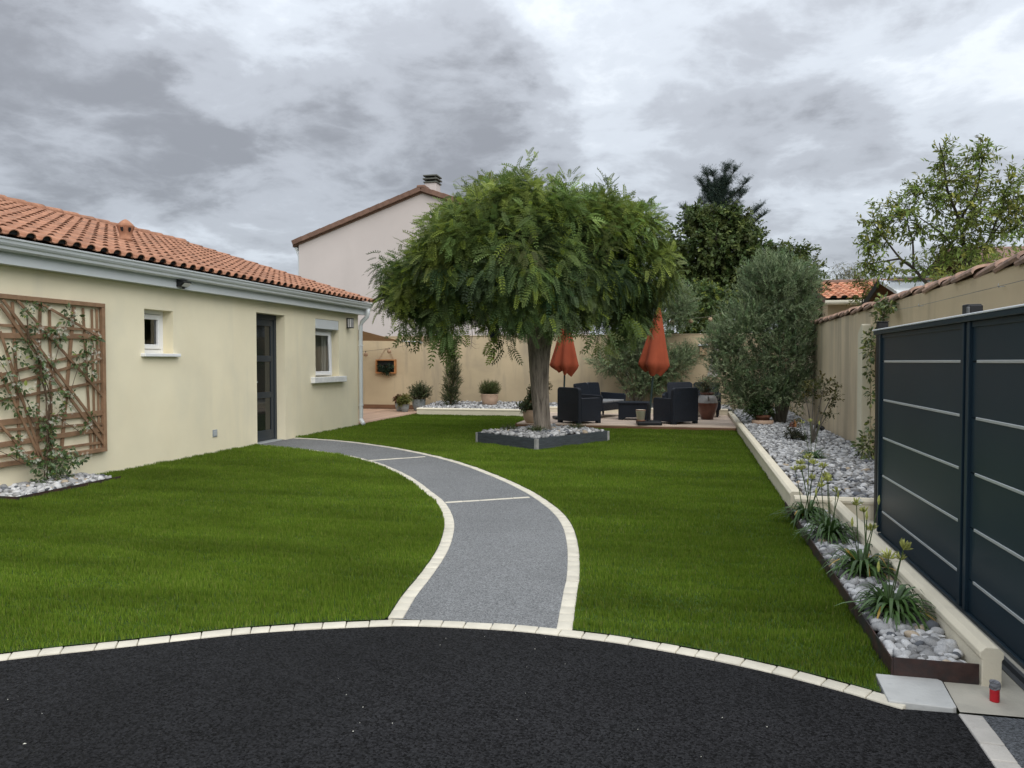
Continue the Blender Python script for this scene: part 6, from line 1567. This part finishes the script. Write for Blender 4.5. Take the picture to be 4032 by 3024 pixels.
# the fruit tree beyond the right wall: open head on bare boughs
ft = thing('fruit_tree', 'open branching fruit tree with yellowish green leaves beyond the right wall', 'tree', group='trees beyond the garden walls')
mb = MB(); fb = (4.35, 14.6, 0)
mb.tube([fb, (4.35, 14.5, 1.6), (4.4, 14.3, 2.55)], [.11, .09, .075], 9)
bough = {'a': [(4.4, 14.3, 2.5), (3.95, 14.1, 2.62), (3.62, 14.0, 2.95), (3.42, 14.0, 3.12), (3.18, 14.0, 3.45), (2.98, 14, 3.75)],
         'b': [(3.42, 14.0, 3.12), (3.15, 14, 3.08), (2.86, 14, 3.04)], 'c': [(3.62, 14.0, 2.95), (3.60, 14, 3.4), (3.52, 14, 3.7), (3.55, 14, 4.05)],
         'd': [(4.4, 14.3, 2.5), (4.42, 14.1, 3.1), (4.30, 14, 3.7), (4.12, 14, 4.2), (4.05, 14, 4.7), (3.98, 14, 5.0)], 'e': [(4.42, 14.1, 3.0), (4.1, 14, 3.45), (3.75, 14, 3.75), (3.55, 14, 3.9)],
         'f': [(4.4, 14.2, 2.9), (4.75, 14, 3.4), (5.0, 14, 3.75), (5.3, 14, 3.9)], 'g': [(4.3, 14, 3.7), (4.55, 14, 4.2), (4.6, 14, 4.6), (4.75, 14, 4.95)], 'h': [(4.75, 14, 3.4), (4.95, 14, 4.0), (5.1, 14, 4.4)], 'i': [(4.12, 14, 4.2), (3.85, 14, 4.35), (3.7, 14, 4.30)], 'j': [(4.0, 14, 2.6), (4.5, 13.8, 2.75), (5.0, 13.8, 3.05)]}
for k_, p in bough.items():
    C = catmull(p, 4); r0 = .036 if k_ in 'ad' else .02; mb.tube([tuple(q) for q in C], [r0 * (1 - .8 * i / (len(C) - 1)) for i in range(len(C))], 7)
fl_l = [((3.10, 14, 3.75), (.30, .35, .34)), ((3.42, 14, 3.85), (.28, .3, .32)), ((2.98, 14, 3.40), (.22, .3, .20)), ((2.92, 14, 3.05), (.20, .25, .14)), ((3.25, 14, 2.95), (.34, .3, .16)), ((3.7, 14, 3.6), (.22, .3, .28)), ((3.65, 14, 4.25), (.22, .25, .18)), ((3.95, 14, 4.15), (.28, .35, .32)), ((4.03, 14, 4.75), (.17, .2, .30)), ((4.35, 14, 4.35), (.36, .4, .36)), ((4.62, 14, 4.75), (.26, .3, .26)), ((4.5, 14, 3.85), (.50, .5, .38)), ((5.0, 14, 4.15), (.40, .4, .44)), ((5.25, 14, 3.7), (.42, .4, .40)), ((4.15, 14, 3.35), (.40, .4, .30)), ((4.7, 14, 3.3), (.5, .5, .28)), ((3.85, 14, 2.95), (.30, .35, .22))]
f, seg = sprays(fl_l, 980, 9, .26, .082, leaf_t(.38, .22), (.185, .240, .058), .30, (.300, .300, .070), .14, up=.35, droop=.15, shell=.5)
foliage_obj('crown', f, 'leaf', ft); a, b_ = seg
mb.build('trunk', 'bark_dark', ft, fix=False)
mt = MB()
for p, q in zip(a, b_): mt.tube([p, q], [.004, .0015], 4, cap=False)
mt.build('twigs', 'bark_dark', ft, fix=False, kind='stuff')
far_tree('hedge_shrub', 'leafy yellow green shrubs showing above the tiled right wall', (4.0, 11.5, 0), 1.6, [(3.6, 11.5, 2.2), (4.5, 11.5, 2.3)],
    [((3.75, 11.8, 2.45), (.42, .4, .30)), ((4.2, 11.5, 2.55), (.45, .4, .32)), ((4.7, 11.5, 2.70), (.4, .4, .3)), ((4.1, 11.3, 2.3), (.8, .3, .2))], 620, 9, .24, .068, .42, (.165, .205, .046), (.26, .27, .06), .25, up=.3, droop=.1, r0=.04, keep=.7, tw=.003)
far_tree('birch_tree', 'pale thin leaved tree far behind the tiled outbuilding', (5.9, 32, 0), 3.2, [(5.5, 32, 4.8), (6.2, 32, 5.0)], [((5.7, 32, 4.7), (.6, .5, .6)), ((6.3, 32, 4.6), (.7, .5, .7)), ((7.0, 32, 4.4), (.7, .5, .6)), ((6.2, 32, 3.9), (1.2, .5, .5))], 520, 8, .45, .085, .22, (.16, .175, .075), (.24, .22, .10), .3, up=.0, droop=.8, r0=.07, keep=.8, tw=.005)
far_tree('wisteria', 'green climbing leaves hanging over the top of the back wall', (.2, 21.3, 0), 1.9, [(-.2, 21.2, 2.8), (.6, 21.2, 2.9)],
    [((.25, 21.1, 2.45), (.55, .3, .38)), ((.0, 21.2, 2.25), (1.1, .25, .25)), ((1.2, 21.2, 2.3), (.8, .25, .3)), ((-.3, 21.3, 2.85), (.55, .4, .40)), ((.7, 21.3, 2.9), (.6, .4, .5)), ((.2, 21.5, 3.2), (.8, .4, .40)), ((1.5, 21.4, 2.8), (.7, .4, .6))], 1100, 9, .25, .09, .5, (.095, .140, .046), (.25, .29, .06), .20, up=.1, droop=.35, r0=.05, keep=.3, tw=.004)
far_tree('branch_tree', 'dark shrub beside the olive top before the orange tiles', (3.05, 19.5, 0), 2.0, [(3.1, 19.5, 3.0)], [((3.05, 19.5, 2.95), (.28, .3, .40)), ((3.2, 19.4, 2.55), (.30, .3, .22)), ((2.95, 19.3, 2.3), (.22, .2, .16))], 150, 9, .22, .08, .55, (.040, .060, .024), (.12, .15, .035), .15, up=.1, droop=.3, r0=.03)
far_tree('branch_tree', 'sprigs of yellow green leaves across the orange outbuilding tiles', (3.62, 17.6, 0), 2.2, [(3.6, 17.6, 2.9)], [((3.55, 17.6, 2.72), (.20, .2, .22)), ((3.75, 17.6, 3.0), (.24, .2, .26)), ((3.5, 17.6, 3.15), (.16, .2, .16))], 80, 8, .2, .07, .36, (.115, .135, .03), (.18, .18, .04), .3, up=.3, droop=.2, r0=.02, keep=1, tw=.003)
